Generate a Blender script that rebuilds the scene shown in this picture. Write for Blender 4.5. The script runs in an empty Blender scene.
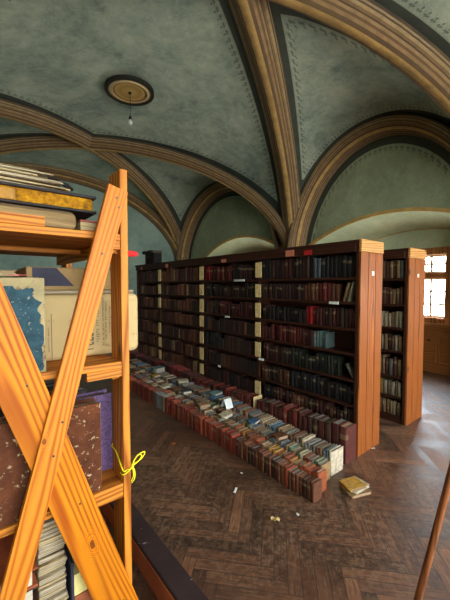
import bpy, bmesh, math, random
from mathutils import Vector, Matrix
R = random.Random(7)
C = bpy.context.scene.collection
PI = math.pi
sin, cos, sqrt = math.sin, math.cos, math.sqrt

# ------------------------------------------------------------------ helpers
class MB:
    """collects faces; build() links them as ONE mesh object"""
    def __init__(s): s.v=[]; s.f=[]; s.m=[]; s.uv=[]; s.sm=[]
    def face(s, pts, mat=0, uv=None, smooth=False):
        b=len(s.v); s.v += [tuple(p) for p in pts]
        s.f.append(list(range(b,b+len(pts)))); s.m.append(mat); s.sm.append(smooth)
        s.uv.append(uv or [(0,0)]*len(pts))
    def hexa(s, p, mat=0):
        # p: 8 corners, bottom 0-3 ccw, top 4-7
        b=len(s.v); s.v += [tuple(q) for q in p]
        for q in ((3,2,1,0),(4,5,6,7),(0,1,5,4),(1,2,6,5),(2,3,7,6),(3,0,4,7)):
            s.f.append([b+i for i in q]); s.m.append(mat); s.sm.append(False); s.uv.append([(0,0)]*4)
    def box(s, x0,x1,y0,y1,z0,z1, mat=0):
        s.hexa([(x0,y0,z0),(x1,y0,z0),(x1,y1,z0),(x0,y1,z0),(x0,y0,z1),(x1,y0,z1),(x1,y1,z1),(x0,y1,z1)],mat)
    def grid(s, rows, mat=0, uvs=None, smooth=True, flip=False):
        b=len(s.v); n=len(rows[0])
        for r in rows: s.v += [tuple(p) for p in r]
        for i in range(len(rows)-1):
            for j in range(n-1):
                q=[(i,j),(i,j+1),(i+1,j+1),(i+1,j)]
                if flip: q.reverse()
                s.f.append([b+a*n+c for a,c in q]); s.m.append(mat); s.sm.append(smooth)
                s.uv.append([uvs[a][c] for a,c in q] if uvs else [(0,0)]*4)
    def tube(s, pts, rad, n=8, mat=0, caps=True):
        pts=[Vector(p) for p in pts]; rad = rad if isinstance(rad,(list,tuple)) else [rad]*len(pts)
        rows=[]; up=Vector((0,0,1))
        for i,p in enumerate(pts):
            t=(pts[min(i+1,len(pts)-1)]-pts[max(i-1,0)]).normalized()
            a=t.cross(up)
            if a.length<1e-3: a=t.cross(Vector((1,0,0)))
            a.normalize(); c=a.cross(t)
            rows.append([p+(a*cos(2*PI*k/n)+c*sin(2*PI*k/n))*rad[i] for k in range(n+1)])
        s.grid(rows,mat,flip=True)
        if caps:
            s.face(rows[0][:-1],mat); s.face(rows[-1][:-1][::-1],mat)
    def mesh(s, name, mats, org=(0,0,0), merge=0):
        me=bpy.data.meshes.new(name)
        o=Vector(org)
        me.from_pydata([Vector(p)-o for p in s.v],[],s.f)
        for m in (mats if isinstance(mats,(list,tuple)) else [mats]): me.materials.append(m)
        me.polygons.foreach_set('material_index', s.m)
        me.polygons.foreach_set('use_smooth', s.sm)
        l=me.uv_layers.new(name='UVMap')
        flat=[c for u in s.uv for p in u for c in p]
        l.data.foreach_set('uv',flat)
        if merge:
            bm=bmesh.new(); bm.from_mesh(me); bmesh.ops.remove_doubles(bm,verts=bm.verts,dist=merge); bm.to_mesh(me); bm.free()
        me.update(); return me
    def build(s, name, mats, parent=None, bevel=0, merge=0, rootorg=None):
        org=worldloc(parent) if parent else (rootorg or (0,0,0))
        o=bpy.data.objects.new(name, s.mesh(name,mats,org,merge)); C.objects.link(o)
        if parent: o.parent=parent
        else: o.location=org
        if bevel:
            b=o.modifiers.new('bevel','BEVEL'); b.width=bevel; b.segments=2; b.limit_method='ANGLE'
        return o
def worldloc(o):
    v=Vector((0,0,0))
    while o is not None: v+=Vector(o.location); o=o.parent
    return v
def tag(o,label=None,cat=None,group=None,kind=None):
    if label: o['label']=label
    if cat: o['category']=cat
    if group: o['group']=group
    if kind: o['kind']=kind
    return o
def thing(name,label,cat,loc=(0,0,0),group=None):
    o=bpy.data.objects.new(name,None); C.objects.link(o); o.location=loc; o.empty_display_size=.1
    return tag(o,label,cat,group)
def boxpart(name,mat,parent,b,bevel=.003):
    m=MB(); m.box(*b); return m.build(name,mat,parent,bevel)

# ------------------------------------------------------------------ materials
def newmat(name):
    m=bpy.data.materials.new(name); m.use_nodes=True; nt=m.node_tree
    for n in list(nt.nodes): nt.nodes.remove(n)
    out=nt.nodes.new('ShaderNodeOutputMaterial'); p=nt.nodes.new('ShaderNodeBsdfPrincipled')
    nt.links.new(p.outputs[0],out.inputs[0])
    return m,nt,p
class NT:
    def __init__(s,nt): s.nt=nt
    def n(s,t,**k):
        x=s.nt.nodes.new('ShaderNode'+t)
        for a,b in k.items(): setattr(x,a,b)
        return x
    def l(s,a,b): s.nt.links.new(a,b)
    def math(s,op,a,b=None,c=None):
        x=s.n('Math',operation=op)
        for i,v in enumerate((a,b,c)):
            if v is None: continue
            if isinstance(v,(int,float)): x.inputs[i].default_value=v
            else: s.l(v,x.inputs[i])
        return x.outputs[0]
    def ramp(s,fac,stops,interp='LINEAR'):
        x=s.n('ValToRGB'); x.color_ramp.interpolation=interp
        e=x.color_ramp.elements
        while len(e)<len(stops): e.new(.5)
        for i,(p,c) in enumerate(stops):
            e[i].position=p; e[i].color=(*c,1) if len(c)==3 else c
        s.l(fac,x.inputs[0]); return x.outputs[0]
    def mix(s,fac,a,b,mode='MIX'):
        x=s.n('Mix',data_type='RGBA',blend_type=mode)
        for i,v in ((0,fac),(6,a),(7,b)):
            if isinstance(v,(int,float)): x.inputs[i].default_value=v
            elif isinstance(v,tuple): x.inputs[i].default_value=(*v,1)
            else: s.l(v,x.inputs[i])
        return x.outputs[2]
    def noise(s,vec,scale,detail=4,rough=.6,dist=0):
        x=s.n('TexNoise'); x.inputs['Scale'].default_value=scale; x.inputs['Detail'].default_value=detail
        x.inputs['Roughness'].default_value=rough; x.inputs['Distortion'].default_value=dist
        if vec is not None: s.l(vec,x.inputs['Vector'])
        return x.outputs[0]
    def bump(s,h,st,p,dist=.01):
        x=s.n('Bump'); x.inputs['Strength'].default_value=st; x.inputs['Distance'].default_value=dist
        s.l(h,x.inputs['Height']); s.l(x.outputs[0],p.inputs['Normal'])
def lin(r,g,b):
    f=lambda c: (c/255/12.92) if c/255<=.04045 else ((c/255+.055)/1.055)**2.4
    return (f(r),f(g),f(b))
def plain(name,col,rough=.7,noise=.25,scale=20,metal=0):
    m,nt,p=newmat(name); t=NT(nt); tc=t.n('TexCoord')
    f=t.noise(tc.outputs['Object'],scale)
    a=tuple(c*(1-noise) for c in col); b=tuple(min(1,c*(1+noise)) for c in col)
    t.l(t.ramp(f,[(.3,a),(.7,b)]),p.inputs['Base Color']); p.inputs['Roughness'].default_value=rough; p.inputs['Metallic'].default_value=metal; p.inputs['Specular IOR Level'].default_value=.25
    return m
def wood(name,light,dark,axis,scale=1.0,rough=.55,knots=True,ring=17.0,mix2=None,knotpos=()):
    m,nt,p=newmat(name); t=NT(nt); tc=t.n('TexCoord'); oi=t.n('ObjectInfo')
    add=t.n('VectorMath',operation='MULTIPLY_ADD')
    t.l(tc.outputs['Object'],add.inputs[0]); add.inputs[1].default_value=(1,1,1)
    rnd=t.n('CombineXYZ'); r=t.math('MULTIPLY',oi.outputs['Random'],.9)
    for i in range(3): t.l(r,rnd.inputs[i])
    t.l(rnd.outputs[0],add.inputs[2])
    mp=t.n('Mapping'); t.l(add.outputs[0],mp.inputs[0])
    sc=[scale]*3; sc['XYZ'.index(axis)]=scale*.09; mp.inputs['Scale'].default_value=sc
    # slow warp gives cathedral figure
    nz=t.n('TexNoise'); nz.inputs['Scale'].default_value=5; nz.inputs['Detail'].default_value=2; t.l(mp.outputs[0],nz.inputs['Vector'])
    ma=t.n('VectorMath',operation='MULTIPLY_ADD'); t.l(nz.outputs['Color'],ma.inputs[0]); ma.inputs[1].default_value=(.16,.16,.16); t.l(mp.outputs[0],ma.inputs[2])
    w=t.n('TexWave',wave_type='RINGS',rings_direction=axis); w.inputs['Scale'].default_value=ring; w.inputs['Distortion'].default_value=1.2
    w.inputs['Detail'].default_value=2; w.inputs['Detail Scale'].default_value=1.5; t.l(ma.outputs[0],w.inputs['Vector'])
    mp2=t.n('Mapping'); t.l(add.outputs[0],mp2.inputs[0]); s2=[90*scale]*3; s2['XYZ'.index(axis)]=3*scale; mp2.inputs['Scale'].default_value=s2
    fine=t.noise(mp2.outputs[0],1,3)
    f=t.math('ADD',t.math('MULTIPLY',w.outputs[0],.7),t.math('MULTIPLY',fine,.3))
    col=t.ramp(f,[(.12,dark),(.38,tuple((a*.4+b*.6) for a,b in zip(dark,light))),(.62,light),(.9,tuple(min(1,v*1.12) for v in light))])
    big=t.noise(add.outputs[0],2.5*scale,2)
    col=t.mix(t.ramp(big,[(.35,(0,0,0)),(.7,(.55,.55,.55))]),col,mix2 or tuple(c*.62 for c in light))
    if knots:
        vm=t.n('Mapping'); t.l(add.outputs[0],vm.inputs[0]); s3=[6*scale]*3; s3['XYZ'.index(axis)]=2.6*scale; vm.inputs['Scale'].default_value=s3
        v=t.n('TexVoronoi'); v.inputs['Scale'].default_value=1; t.l(vm.outputs[0],v.inputs['Vector'])
        k=t.ramp(v.outputs['Distance'],[(.06,(1,1,1)),(.13,(0,0,0))])
        col=t.mix(k,col,tuple(c*.35 for c in dark))
    for kx,kz,kr in knotpos:
        sp=t.n('SeparateXYZ'); t.l(tc.outputs['Object'],sp.inputs[0])
        dx=t.math('SUBTRACT',sp.outputs[0],kx); dz=t.math('MULTIPLY',t.math('SUBTRACT',sp.outputs[2],kz),.55)
        d=t.math('ADD',t.math('SQRT',t.math('ADD',t.math('MULTIPLY',dx,dx),t.math('MULTIPLY',dz,dz))),t.math('MULTIPLY',t.math('SUBTRACT',t.noise(tc.outputs['Object'],22,3),.5),.03))
        sw=t.math('SINE',t.math('MULTIPLY',d,950.0))
        rings=t.ramp(t.math('MULTIPLY_ADD',sw,.5,.5),[(.2,light),(.9,tuple(v*.75+w_*.25 for v,w_ in zip(dark,light)))])
        col=t.mix(t.ramp(t.math('DIVIDE',d,kr),[(.3,(.8,.8,.8)),(1,(0,0,0))]),col,rings)
        col=t.mix(t.ramp(t.math('DIVIDE',d,kr),[(.14,(.85,.85,.85)),(.24,(0,0,0))]),col,tuple(v*.35 for v in dark))
    t.l(col,p.inputs['Base Color']); p.inputs['Roughness'].default_value=rough; p.inputs['Specular IOR Level'].default_value=.22
    t.bump(f,.15,p,.004)
    return m
M={}
ORL,ORD=lin(204,126,40),lin(134,62,10)
for ax in 'XYZ':
    M['pine'+ax]=wood('fresh_pine_'+ax,ORL,ORD,ax)
    M['oldpine'+ax]=wood('old_pine_'+ax,lin(166,91,36),lin(98,47,14),ax,rough=.5)
    M['darkwood'+ax]=wood('dark_shaded_wood_'+ax,lin(72,38,24),lin(36,18,12),ax,rough=.55,knots=False)  # darkened for the unlit bookcase fronts, shade put into the colour
    M['panel'+ax]=wood('panel_wood_'+ax,lin(190,122,66),lin(130,74,34),ax,rough=.5)
M['capwood']=wood('bare_cap_wood',lin(212,154,88),lin(160,98,44),'X')
M['cream']=plain('cream_card',lin(242,204,144),.8,.25,25)
M['pinkcard']=plain('pink_card',lin(214,128,98),.8,.1)
M['redcard']=plain('red_card',lin(190,40,36),.7,.1)
M['white']=plain('white_paper',lin(232,232,226),.8,.05)
M['black']=plain('black_metal',lin(28,26,26),.5,.2)
M['redplastic']=plain('red_plastic',lin(225,48,48),.35,.05)
M['yellowstring']=plain('yellow_string',lin(238,222,40),.6,.1)
M['nail']=plain('nail_steel',lin(70,68,72),.4,.2,metal=.6)
M['glassbulb']=plain('bulb_glass',lin(225,225,222),.15,.03)

def plaster(name,a,b,painted=False,offs=.225):
    m,nt,p=newmat(name); t=NT(nt); tc=t.n('TexCoord')
    n1=t.noise(tc.outputs['Object'],1.1,6,.65,.6); n2=t.noise(tc.outputs['Object'],7,6,.7)
    f=t.math('ADD',t.math('MULTIPLY',n1,.65),t.math('MULTIPLY',n2,.35))
    col=t.ramp(f,[(.36,a),(.62,b)])
    # pale cracks and scuffs
    n3=t.noise(tc.outputs['Object'],2.3,8,.75,1.5)
    cr=t.ramp(t.math('ABSOLUTE',t.math('SUBTRACT',n3,.5)),[(0,(.22,.22,.22)),(.012,(0,0,0))])
    col=t.mix(cr,col,tuple(min(1,c*2.0) for c in b))
    if painted:
        uv=t.n('UVMap'); sp=t.n('SeparateXYZ'); t.l(uv.outputs[0],sp.inputs[0]); u,v=sp.outputs[0],sp.outputs[1]
        d=t.math('SUBTRACT',v,offs)
        def band(x,lo,hi): return t.math('MULTIPLY',t.math('GREATER_THAN',x,lo),t.math('LESS_THAN',x,hi))
        col=t.mix(t.math('MULTIPLY',band(d,-.3,.085),.9),col,lin(38,40,34))
        col=t.mix(t.math('MULTIPLY',band(d,.085,.1),.6),col,lin(150,150,128))
        # stencilled sprigs: a row of three-lobed leaves
        ph=t.math('SUBTRACT',t.math('FRACT',t.math('DIVIDE',u,.095)),.5)
        x=t.math('MULTIPLY',ph,.115)
        def disc(cx,cy,r,sx=1,sy=1):
            a_=t.math('MULTIPLY',t.math('SUBTRACT',t.math('ABSOLUTE',x),cx),sx)
            b_=t.math('MULTIPLY',t.math('SUBTRACT',d,cy),sy)
            return t.math('LESS_THAN',t.math('ADD',t.math('POWER',t.math('ABSOLUTE',a_),2.0),t.math('POWER',t.math('ABSOLUTE',b_),2.0)),r*r)
        lob=t.math('MAXIMUM',disc(.022,.142,.014),t.math('MAXIMUM',disc(0,.178,.013,1,.8),disc(0,.135,.025,3.5,1)))
        col=t.mix(t.math('MULTIPLY',lob,.6),col,lin(38,42,36))
    t.l(col,p.inputs['Base Color']); p.inputs['Roughness'].default_value=.85
    t.bump(n2,.2,p,.01)
    return m
M['vault']=plaster('vault_plaster',lin(116,132,122),lin(184,192,172),True)
M['lunette']=plaster('lunette_plaster',lin(128,136,108),lin(160,166,134),True,.05)
M['wallteal']=plaster('teal_plaster',lin(118,140,130),lin(150,170,156))
M['niche']=plaster('niche_plaster',lin(176,186,150),lin(206,212,180))
M['goldtrim']=plain('gold_ochre_paint',lin(196,156,92),.7,.2,6)
def ribmat():
    m,nt,p=newmat('painted_rib'); t=NT(nt); uv=t.n('UVMap'); sp=t.n('SeparateXYZ'); t.l(uv.outputs[0],sp.inputs[0])
    u,v=sp.outputs[0],sp.outputs[1]
    tc=t.n('TexCoord'); n=t.noise(tc.outputs['Object'],9,5); n2=t.noise(tc.outputs['Object'],2,4)
    uu=t.math('ADD',u,t.math('MULTIPLY',t.math('SUBTRACT',n,.5),.012))
    st=[(0,lin(66,52,38)),(.05,lin(156,129,95)),(.085,lin(76,58,43)),(.11,lin(166,138,99)),(.16,lin(126,97,62)),(.2,lin(72,50,38)),(.225,lin(158,125,86)),(.27,lin(108,78,49)),
        (.31,lin(152,118,79)),(.36,lin(95,69,45)),(.44,lin(204,160,95)),(.58,lin(183,138,76)),(.6,lin(99,69,45)),(.64,lin(166,131,90)),(.69,lin(114,69,53)),(.72,lin(171,138,99)),
        (.78,lin(99,65,49)),(.82,lin(164,134,95)),(.88,lin(89,68,47)),(.91,lin(156,129,95)),(.96,lin(62,48,36))]
    c=t.ramp(uu,st,'CONSTANT')
    # beaded line
    bead=t.math('MULTIPLY',t.math('GREATER_THAN',t.math('FRACT',t.math('DIVIDE',v,.05)),.5),
        t.math('MULTIPLY',t.math('GREATER_THAN',u,.67),t.math('LESS_THAN',u,.8)))
    c=t.mix(t.math('MULTIPLY',bead,.4),c,lin(62,37,31))
    c=t.mix(t.ramp(n,[(.4,(0,0,0)),(.75,(.5,.5,.5))]),c,lin(72,58,45))
    c=t.mix(t.ramp(n2,[(.4,(0,0,0)),(.7,(.35,.35,.35))]),c,lin(125,97,58))
    t.l(c,p.inputs['Base Color']); p.inputs['Roughness'].default_value=.8
    t.bump(uu,.0,p)
    return m
M['rib']=ribmat()

def floormat():
    m,nt,p=newmat('herringbone_parquet'); t=NT(nt); tc=t.n('TexCoord')
    mp=t.n('Mapping'); t.l(tc.outputs['Object'],mp.inputs[0]); mp.inputs['Rotation'].default_value=(0,0,math.radians(-45+3)); 
    W=.075; N=6
    mp.inputs['Scale'].default_value=(1/W,1/W,1)
    sp=t.n('SeparateXYZ'); t.l(mp.outputs[0],sp.inputs[0]); x,y=sp.outputs[0],sp.outputs[1]
    i=t.math('FLOOR',x); j=t.math('FLOOR',y); fx=t.math('FRACT',x); fy=t.math('FRACT',y)
    d=t.math('SUBTRACT',i,j)
    k=t.math('FLOORED_MODULO',d,2.0*N)
    hor=t.math('LESS_THAN',k,N-.5)
    ver=t.math('SUBTRACT',1.0,hor)
    al_h=t.math('ADD',k,fx); al_v=t.math('ADD',t.math('SUBTRACT',2.0*N-1,k),fy)
    def sel(a,b): return t.math('ADD',t.math('MULTIPLY',hor,a),t.math('MULTIPLY',ver,b))
    along=sel(al_h,al_v); across=sel(fy,fx)
    idx=sel(t.math('SUBTRACT',i,k),i); idy=sel(j,t.math('SUBTRACT',j,t.math('SUBTRACT',2.0*N-1,k)))
    cid=t.n('CombineXYZ'); t.l(idx,cid.inputs[0]); t.l(idy,cid.inputs[1]); t.l(hor,cid.inputs[2])
    wn=t.n('TexWhiteNoise',noise_dimensions='3D'); t.l(cid.outputs[0],wn.inputs[0]); rv=wn.outputs[0]
    # grain
    gv=t.n('CombineXYZ'); t.l(t.math('MULTIPLY',along,.35),gv.inputs[0]); t.l(t.math('ADD',t.math('MULTIPLY',across,5.0),t.math('MULTIPLY',rv,60.0)),gv.inputs[1])
    t.l(t.math('MULTIPLY',rv,50.0),gv.inputs[2])
    g=t.noise(gv.outputs[0],1.6,5,.65,.8)
    c=t.ramp(rv,[(0,lin(60,33,20)),(.35,lin(92,54,32)),(.7,lin(118,70,41)),(1,lin(154,98,58))])
    c=t.mix(t.ramp(g,[(.38,(.75,.75,.75)),(.62,(0,0,0))]),c,lin(34,22,17))
    c=t.mix(t.ramp(g,[(.58,(0,0,0)),(.72,(.5,.5,.5))]),c,lin(158,128,100))
    # scuffed pale dirt and reddish patches, pine ends' reflection put into the colour
    n=t.noise(tc.outputs['Object'],1.2,6,.7,.5); n2=t.noise(tc.outputs['Object'],24,7,.8,.5)
    w=t.math('MULTIPLY',t.ramp(n,[(.36,(.1,.1,.1)),(.62,(1,1,1))]),t.ramp(n2,[(.44,(0,0,0)),(.6,(.75,.75,.75))]))
    c=t.mix(w,c,lin(152,116,86))
    n3=t.noise(tc.outputs['Object'],.8,3)
    c=t.mix(t.ramp(n3,[(.5,(0,0,0)),(.68,(.5,.5,.5))]),c,lin(120,70,40))
    n4=t.noise(tc.outputs['Object'],60,3,.8)
    c=t.mix(t.ramp(n4,[(.69,(0,0,0)),(.74,(.6,.6,.6))]),c,lin(170,155,135))
    # seams
    e=t.math('MINIMUM',t.math('MINIMUM',across,t.math('SUBTRACT',1.0,across)),t.math('MINIMUM',along,t.math('SUBTRACT',float(N),along)))
    seam=t.math('LESS_THAN',e,.035)
    c=t.mix(t.math('MULTIPLY',seam,.6),c,lin(18,12,10))
    t.l(c,p.inputs['Base Color'])
    r=t.ramp(t.math('ADD',t.math('MULTIPLY',n2,.6),t.math('MULTIPLY',rv,.4)),[(.25,(.44,.44,.44)),(.75,(.64,.64,.64))])
    t.l(r,p.inputs['Roughness']); p.inputs['Specular IOR Level'].default_value=1.0
    h=t.math('SUBTRACT',t.math('ADD',t.math('MULTIPLY',g,.4),t.math('MULTIPLY',rv,.35)),t.math('MULTIPLY',seam,.7))
    t.bump(h,.45,p,.004)
    return m
M['floor']=floormat()

def covermat(name,bands=True,rough=.65):
    """colour comes from each object's own colour; wear, scuffed edges and a title band on top"""
    m,nt,p=newmat(name); t=NT(nt); tc=t.n('TexCoord'); oi=t.n('ObjectInfo')
    base=oi.outputs['Color']
    off=t.n('VectorMath',operation='ADD'); t.l(tc.outputs['Generated'],off.inputs[0])
    cx=t.n('CombineXYZ'); r=t.math('MULTIPLY',oi.outputs['Random'],37.0); t.l(r,cx.inputs[0]); t.l(r,cx.inputs[2]); t.l(cx.outputs[0],off.inputs[1])
    n=t.noise(off.outputs[0],5,5,.7)
    c=t.mix(t.ramp(n,[(.35,(.5,.5,.5)),(.6,(0,0,0))]),base,(.012,.008,.006))
    c=t.mix(t.ramp(n,[(.6,(0,0,0)),(.78,(.35,.35,.35))]),c,(.25,.17,.11))
    if bands:
        sp=t.n('SeparateXYZ'); t.l(tc.outputs['Generated'],sp.inputs[0]); z=sp.outputs[2]; x=sp.outputs[0]
        has=t.math('GREATER_THAN',t.math('FRACT',t.math('MULTIPLY',oi.outputs['Random'],7.3)),.55)
        b=t.math('MULTIPLY',t.math('GREATER_THAN',z,.66),t.math('LESS_THAN',z,.8))
        c=t.mix(t.math('MULTIPLY',t.math('MULTIPLY',b,has),t.math('MULTIPLY',t.math('LESS_THAN',x,.2),.4)),c,(.28,.2,.1))
    t.l(c,p.inputs['Base Color']); p.inputs['Roughness'].default_value=.75; p.inputs['Specular IOR Level'].default_value=.3
    return m
M['cover']=covermat('book_cover')
M['coverplain']=covermat('plain_cover',False)
def pagemat(name):
    m,nt,p=newmat(name); t=NT(nt); tc=t.n('TexCoord'); oi=t.n('ObjectInfo')
    mp=t.n('Mapping'); mp.inputs['Scale'].default_value=(2,30,2); t.l(tc.outputs['Generated'],mp.inputs[0])
    n=t.noise(mp.outputs[0],2,4); n2=t.noise(tc.outputs['Object'],9,4)
    c=t.mix(t.ramp(n,[(.35,(.55,.55,.55)),(.65,(0,0,0))]),oi.outputs['Color'],(.16,.11,.07))
    c=t.mix(t.ramp(n2,[(.45,(0,0,0)),(.75,(.5,.5,.5))]),c,(.2,.15,.1))
    t.l(c,p.inputs['Base Color']); p.inputs['Roughness'].default_value=.85
    return m
M['pages']=pagemat('page_edges')
def vcolmat():
    m,nt,p=newmat('massed_book_covers'); t=NT(nt); a=t.n('VertexColor',layer_name='Col'); tc=t.n('TexCoord')
    n=t.noise(tc.outputs['Object'],40,4)
    c=t.mix(t.ramp(n,[(.35,(.45,.45,.45)),(.6,(0,0,0))]),a.outputs[0],(.012,.008,.006))
    t.l(c,p.inputs['Base Color']); p.inputs['Roughness'].default_value=.7
    return m
M['mass']=vcolmat()

# ------------------------------------------------------------------ room shell
XW,XL,XB=6.0,-1.8,6.8
Z0,ZC=2.1,4.65
SY=[-3.9,.95,4.87,9.7]
CN=[(2.1,-1.5,ZC),(2.2,2.5,ZC+.09),(2.18,7.24,ZC+.02)]
YN=SY[0]; YF=SY[-1]
def zr(s,zc=ZC): return Z0+(zc-Z0)*sqrt(max(0,1-s*s))
NS=24
SV=[sin(-PI/2+PI*i/(2*NS)) for i in range(2*NS+1)]          # -1..1
def diag(c,side,ysp,s):      # from crossing (s=0) to springing (s=1)
    s=abs(s); xs=XW if side>0 else XL
    return Vector((c[0]+(xs-c[0])*s, c[1]+(ysp-c[1])*s, zr(s,c[2])))
vault=MB()
def cell(curA,curB,flip=False,wa=0,wb=0):
    A=[Vector(curA(s)) for s in SV]; B=[Vector(curB(s)) for s in SV]
    n=24; la=[0];
    for i in range(1,len(A)): la.append(la[-1]+(((A[i]+B[i])-(A[i-1]+B[i-1]))/2).length)
    mid=la[NS]
    rows=[];uvs=[]
    def pd(q,P,i):
        best=9
        for j in range(max(0,i-14),min(len(P)-1,i+14)):
            s=P[j+1]-P[j]; L2=s.length_squared
            f=max(0,min(1,(q-P[j]).dot(s)/L2)) if L2>1e-9 else 0
            best=min(best,(P[j]+s*f-q).length)
        return best
    for i in range(len(A)):
        r=[];u=[]
        for k in range(n+1):
            f=.5-.5*cos(PI*k/n); q=A[i].lerp(B[i],f)
            r.append(q); u.append((la[i]-mid, min(pd(q,A,i)-wa,pd(q,B,i)-wb)))
        rows.append(r);uvs.append(u)
    vault.grid(rows,0,uvs,True,flip)
ZW,KW=4.47,.945      # wall arches are a little lower and narrower than the bay
def zw(s): return Z0+(ZW-Z0)*sqrt(max(0,1-s*s))
def wallarch(x,y0,y1): return lambda s: (x,(y0+y1)/2+(y1-y0)/2*KW*s,zw(s))
for b in range(3):
    c=CN[b]; y0,y1=SY[b],SY[b+1]
    for side,x in ((1,XW),(-1,XL)):
        cell(wallarch(x,y0,y1), lambda s,c=c,side=side,y0=y0,y1=y1: diag(c,side,y0 if s<0 else y1,s), side<0, wa=.14)
for b in range(2):
    c,d,ys=CN[b],CN[b+1],SY[b+1]
    cell(lambda s: diag(c,1 if s>=0 else -1,ys,s), lambda s: diag(d,1 if s>=0 else -1,ys,s))
XM,XH=(XW+XL)/2,(XW-XL)/2
def endarch(y): return lambda s:(XM+XH*s,y,zr(s))
cell(lambda s: diag(CN[2],1 if s>=0 else -1,SY[3],s), endarch(YF))
cell(endarch(YN), lambda s: diag(CN[0],1 if s>=0 else -1,SY[0],s))
vo=vault.build('ceiling',M['vault']); tag(vo,'painted grey-green groin vault over the whole hall','ceiling',kind='structure')

PROF=[(-.22,-.01),(-.205,.05),(-.15,.075),(-.125,.12),(-.075,.15),(-.06,.175),(.06,.175),(.075,.15),(.125,.12),(.15,.075),(.205,.05),(.22,-.01)]
WPROF=[(-.24,-.02),(-.235,.06),(-.2,.09),(-.14,.11),(-.1,.15),(-.02,.165),(.05,.2),(.12,.2),(.14,.2)]
def sweep(pts,bfun,prof,sc=1):
    pts=[Vector(p) for p in pts]; rows=[];uvs=[]; l=0
    pl=[0]
    for i in range(1,len(prof)): pl.append(pl[-1]+sqrt((prof[i][0]-prof[i-1][0])**2+(prof[i][1]-prof[i-1][1])**2))
    for i,p in enumerate(pts):
        t=(pts[min(i+1,len(pts)-1)]-pts[max(i-1,0)]).normalized()
        if i: l+=(p-pts[i-1]).length
        b=bfun(t); n=t.cross(b).normalized()
        if i==len(pts)//2 and n.z>0 : pass
        rows.append([p+b*(q[0]*sc)+n*(q[1]*sc) for q in prof]); uvs.append([(pl[k]/pl[-1],l) for k in range(len(prof))])
    m=MB(); m.grid(rows,0,uvs,True); return m
ntrim=0
def trimobj(m,mat,label,name=None):
    global ntrim; ntrim+=1
    o=m.build('trim_%d'%ntrim,mat); tag(o,label,'vault rib',kind='structure'); return o
def planb(t):
    b=Vector((t.y,-t.x,0)); b.normalize(); return b      # chosen so that t x b points down
def ribpath(c,ya,yb,sa):
    """from (XW,ya) springing over the crossing to (XL,yb)"""
    P=[diag(c,sa,ya,s) for s in SV[:NS:-1]]+[Vector(c)]+[diag(c,-sa,yb,s) for s in SV[NS+1:]]
    return P
def fixb(P):
    t=(P[len(P)//2+1]-P[len(P)//2-1]).normalized(); b=planb(t)
    return (lambda t: planb(t)) if t.cross(b).z<0 else (lambda t:-planb(t))
for b,nm in ((0,'near'),(1,'middle'),(2,'far')):
    c=CN[b]; y0,y1=SY[b],SY[b+1]
    for ya,yb in ((y0,y1),(y1,y0)):
        P=ribpath(c,ya,yb,1)
        trimobj(sweep(P,fixb(P),PROF),M['rib'],'diagonal ochre painted rib crossing the %s bay of the vault, springing at %s pier'%(nm,'its nearer' if ya==y0 else 'its farther'))
    for x,sx in ((XW-.02,1),(XL+.02,-1)):
        P=[Vector((x-.12*sx,(y0+y1)/2+(y1-y0)/2*KW*s*.99,zw(s))) for s in SV]
        bx=Vector((sx,0,0)); 
        t=(P[NS+1]-P[NS-1]).normalized()
        if t.cross(bx).z>0: P=P[::-1]
        trimobj(sweep(P,lambda t,bx=bx:bx,WPROF),M['rib'],'brown moulded wall arch of the %s bay on the %s wall'%(nm,'window' if sx>0 else 'blank'))
for y,sy,nm in ((YF-.02,1,'far'),(YN+.02,-1,'near')):
    P=[Vector((XM+XH*s*.985,y-.12*sy,zr(s))) for s in SV]; by=Vector((0,sy,0))
    t=(P[NS+1]-P[NS-1]).normalized()
    if t.cross(by).z>0: P=P[::-1]
    trimobj(sweep(P,lambda t,by=by:by,WPROF),M['rib'],'brown moulded arch against the %s end wall'%nm)

# floor
m=MB(); m.face([(XL,YN,0),(XB,YN,0),(XB,YF,0),(XL,YF,0)])
tag(m.build('floor',M['floor']),'worn dark herringbone parquet floor','floor',kind='structure')

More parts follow.
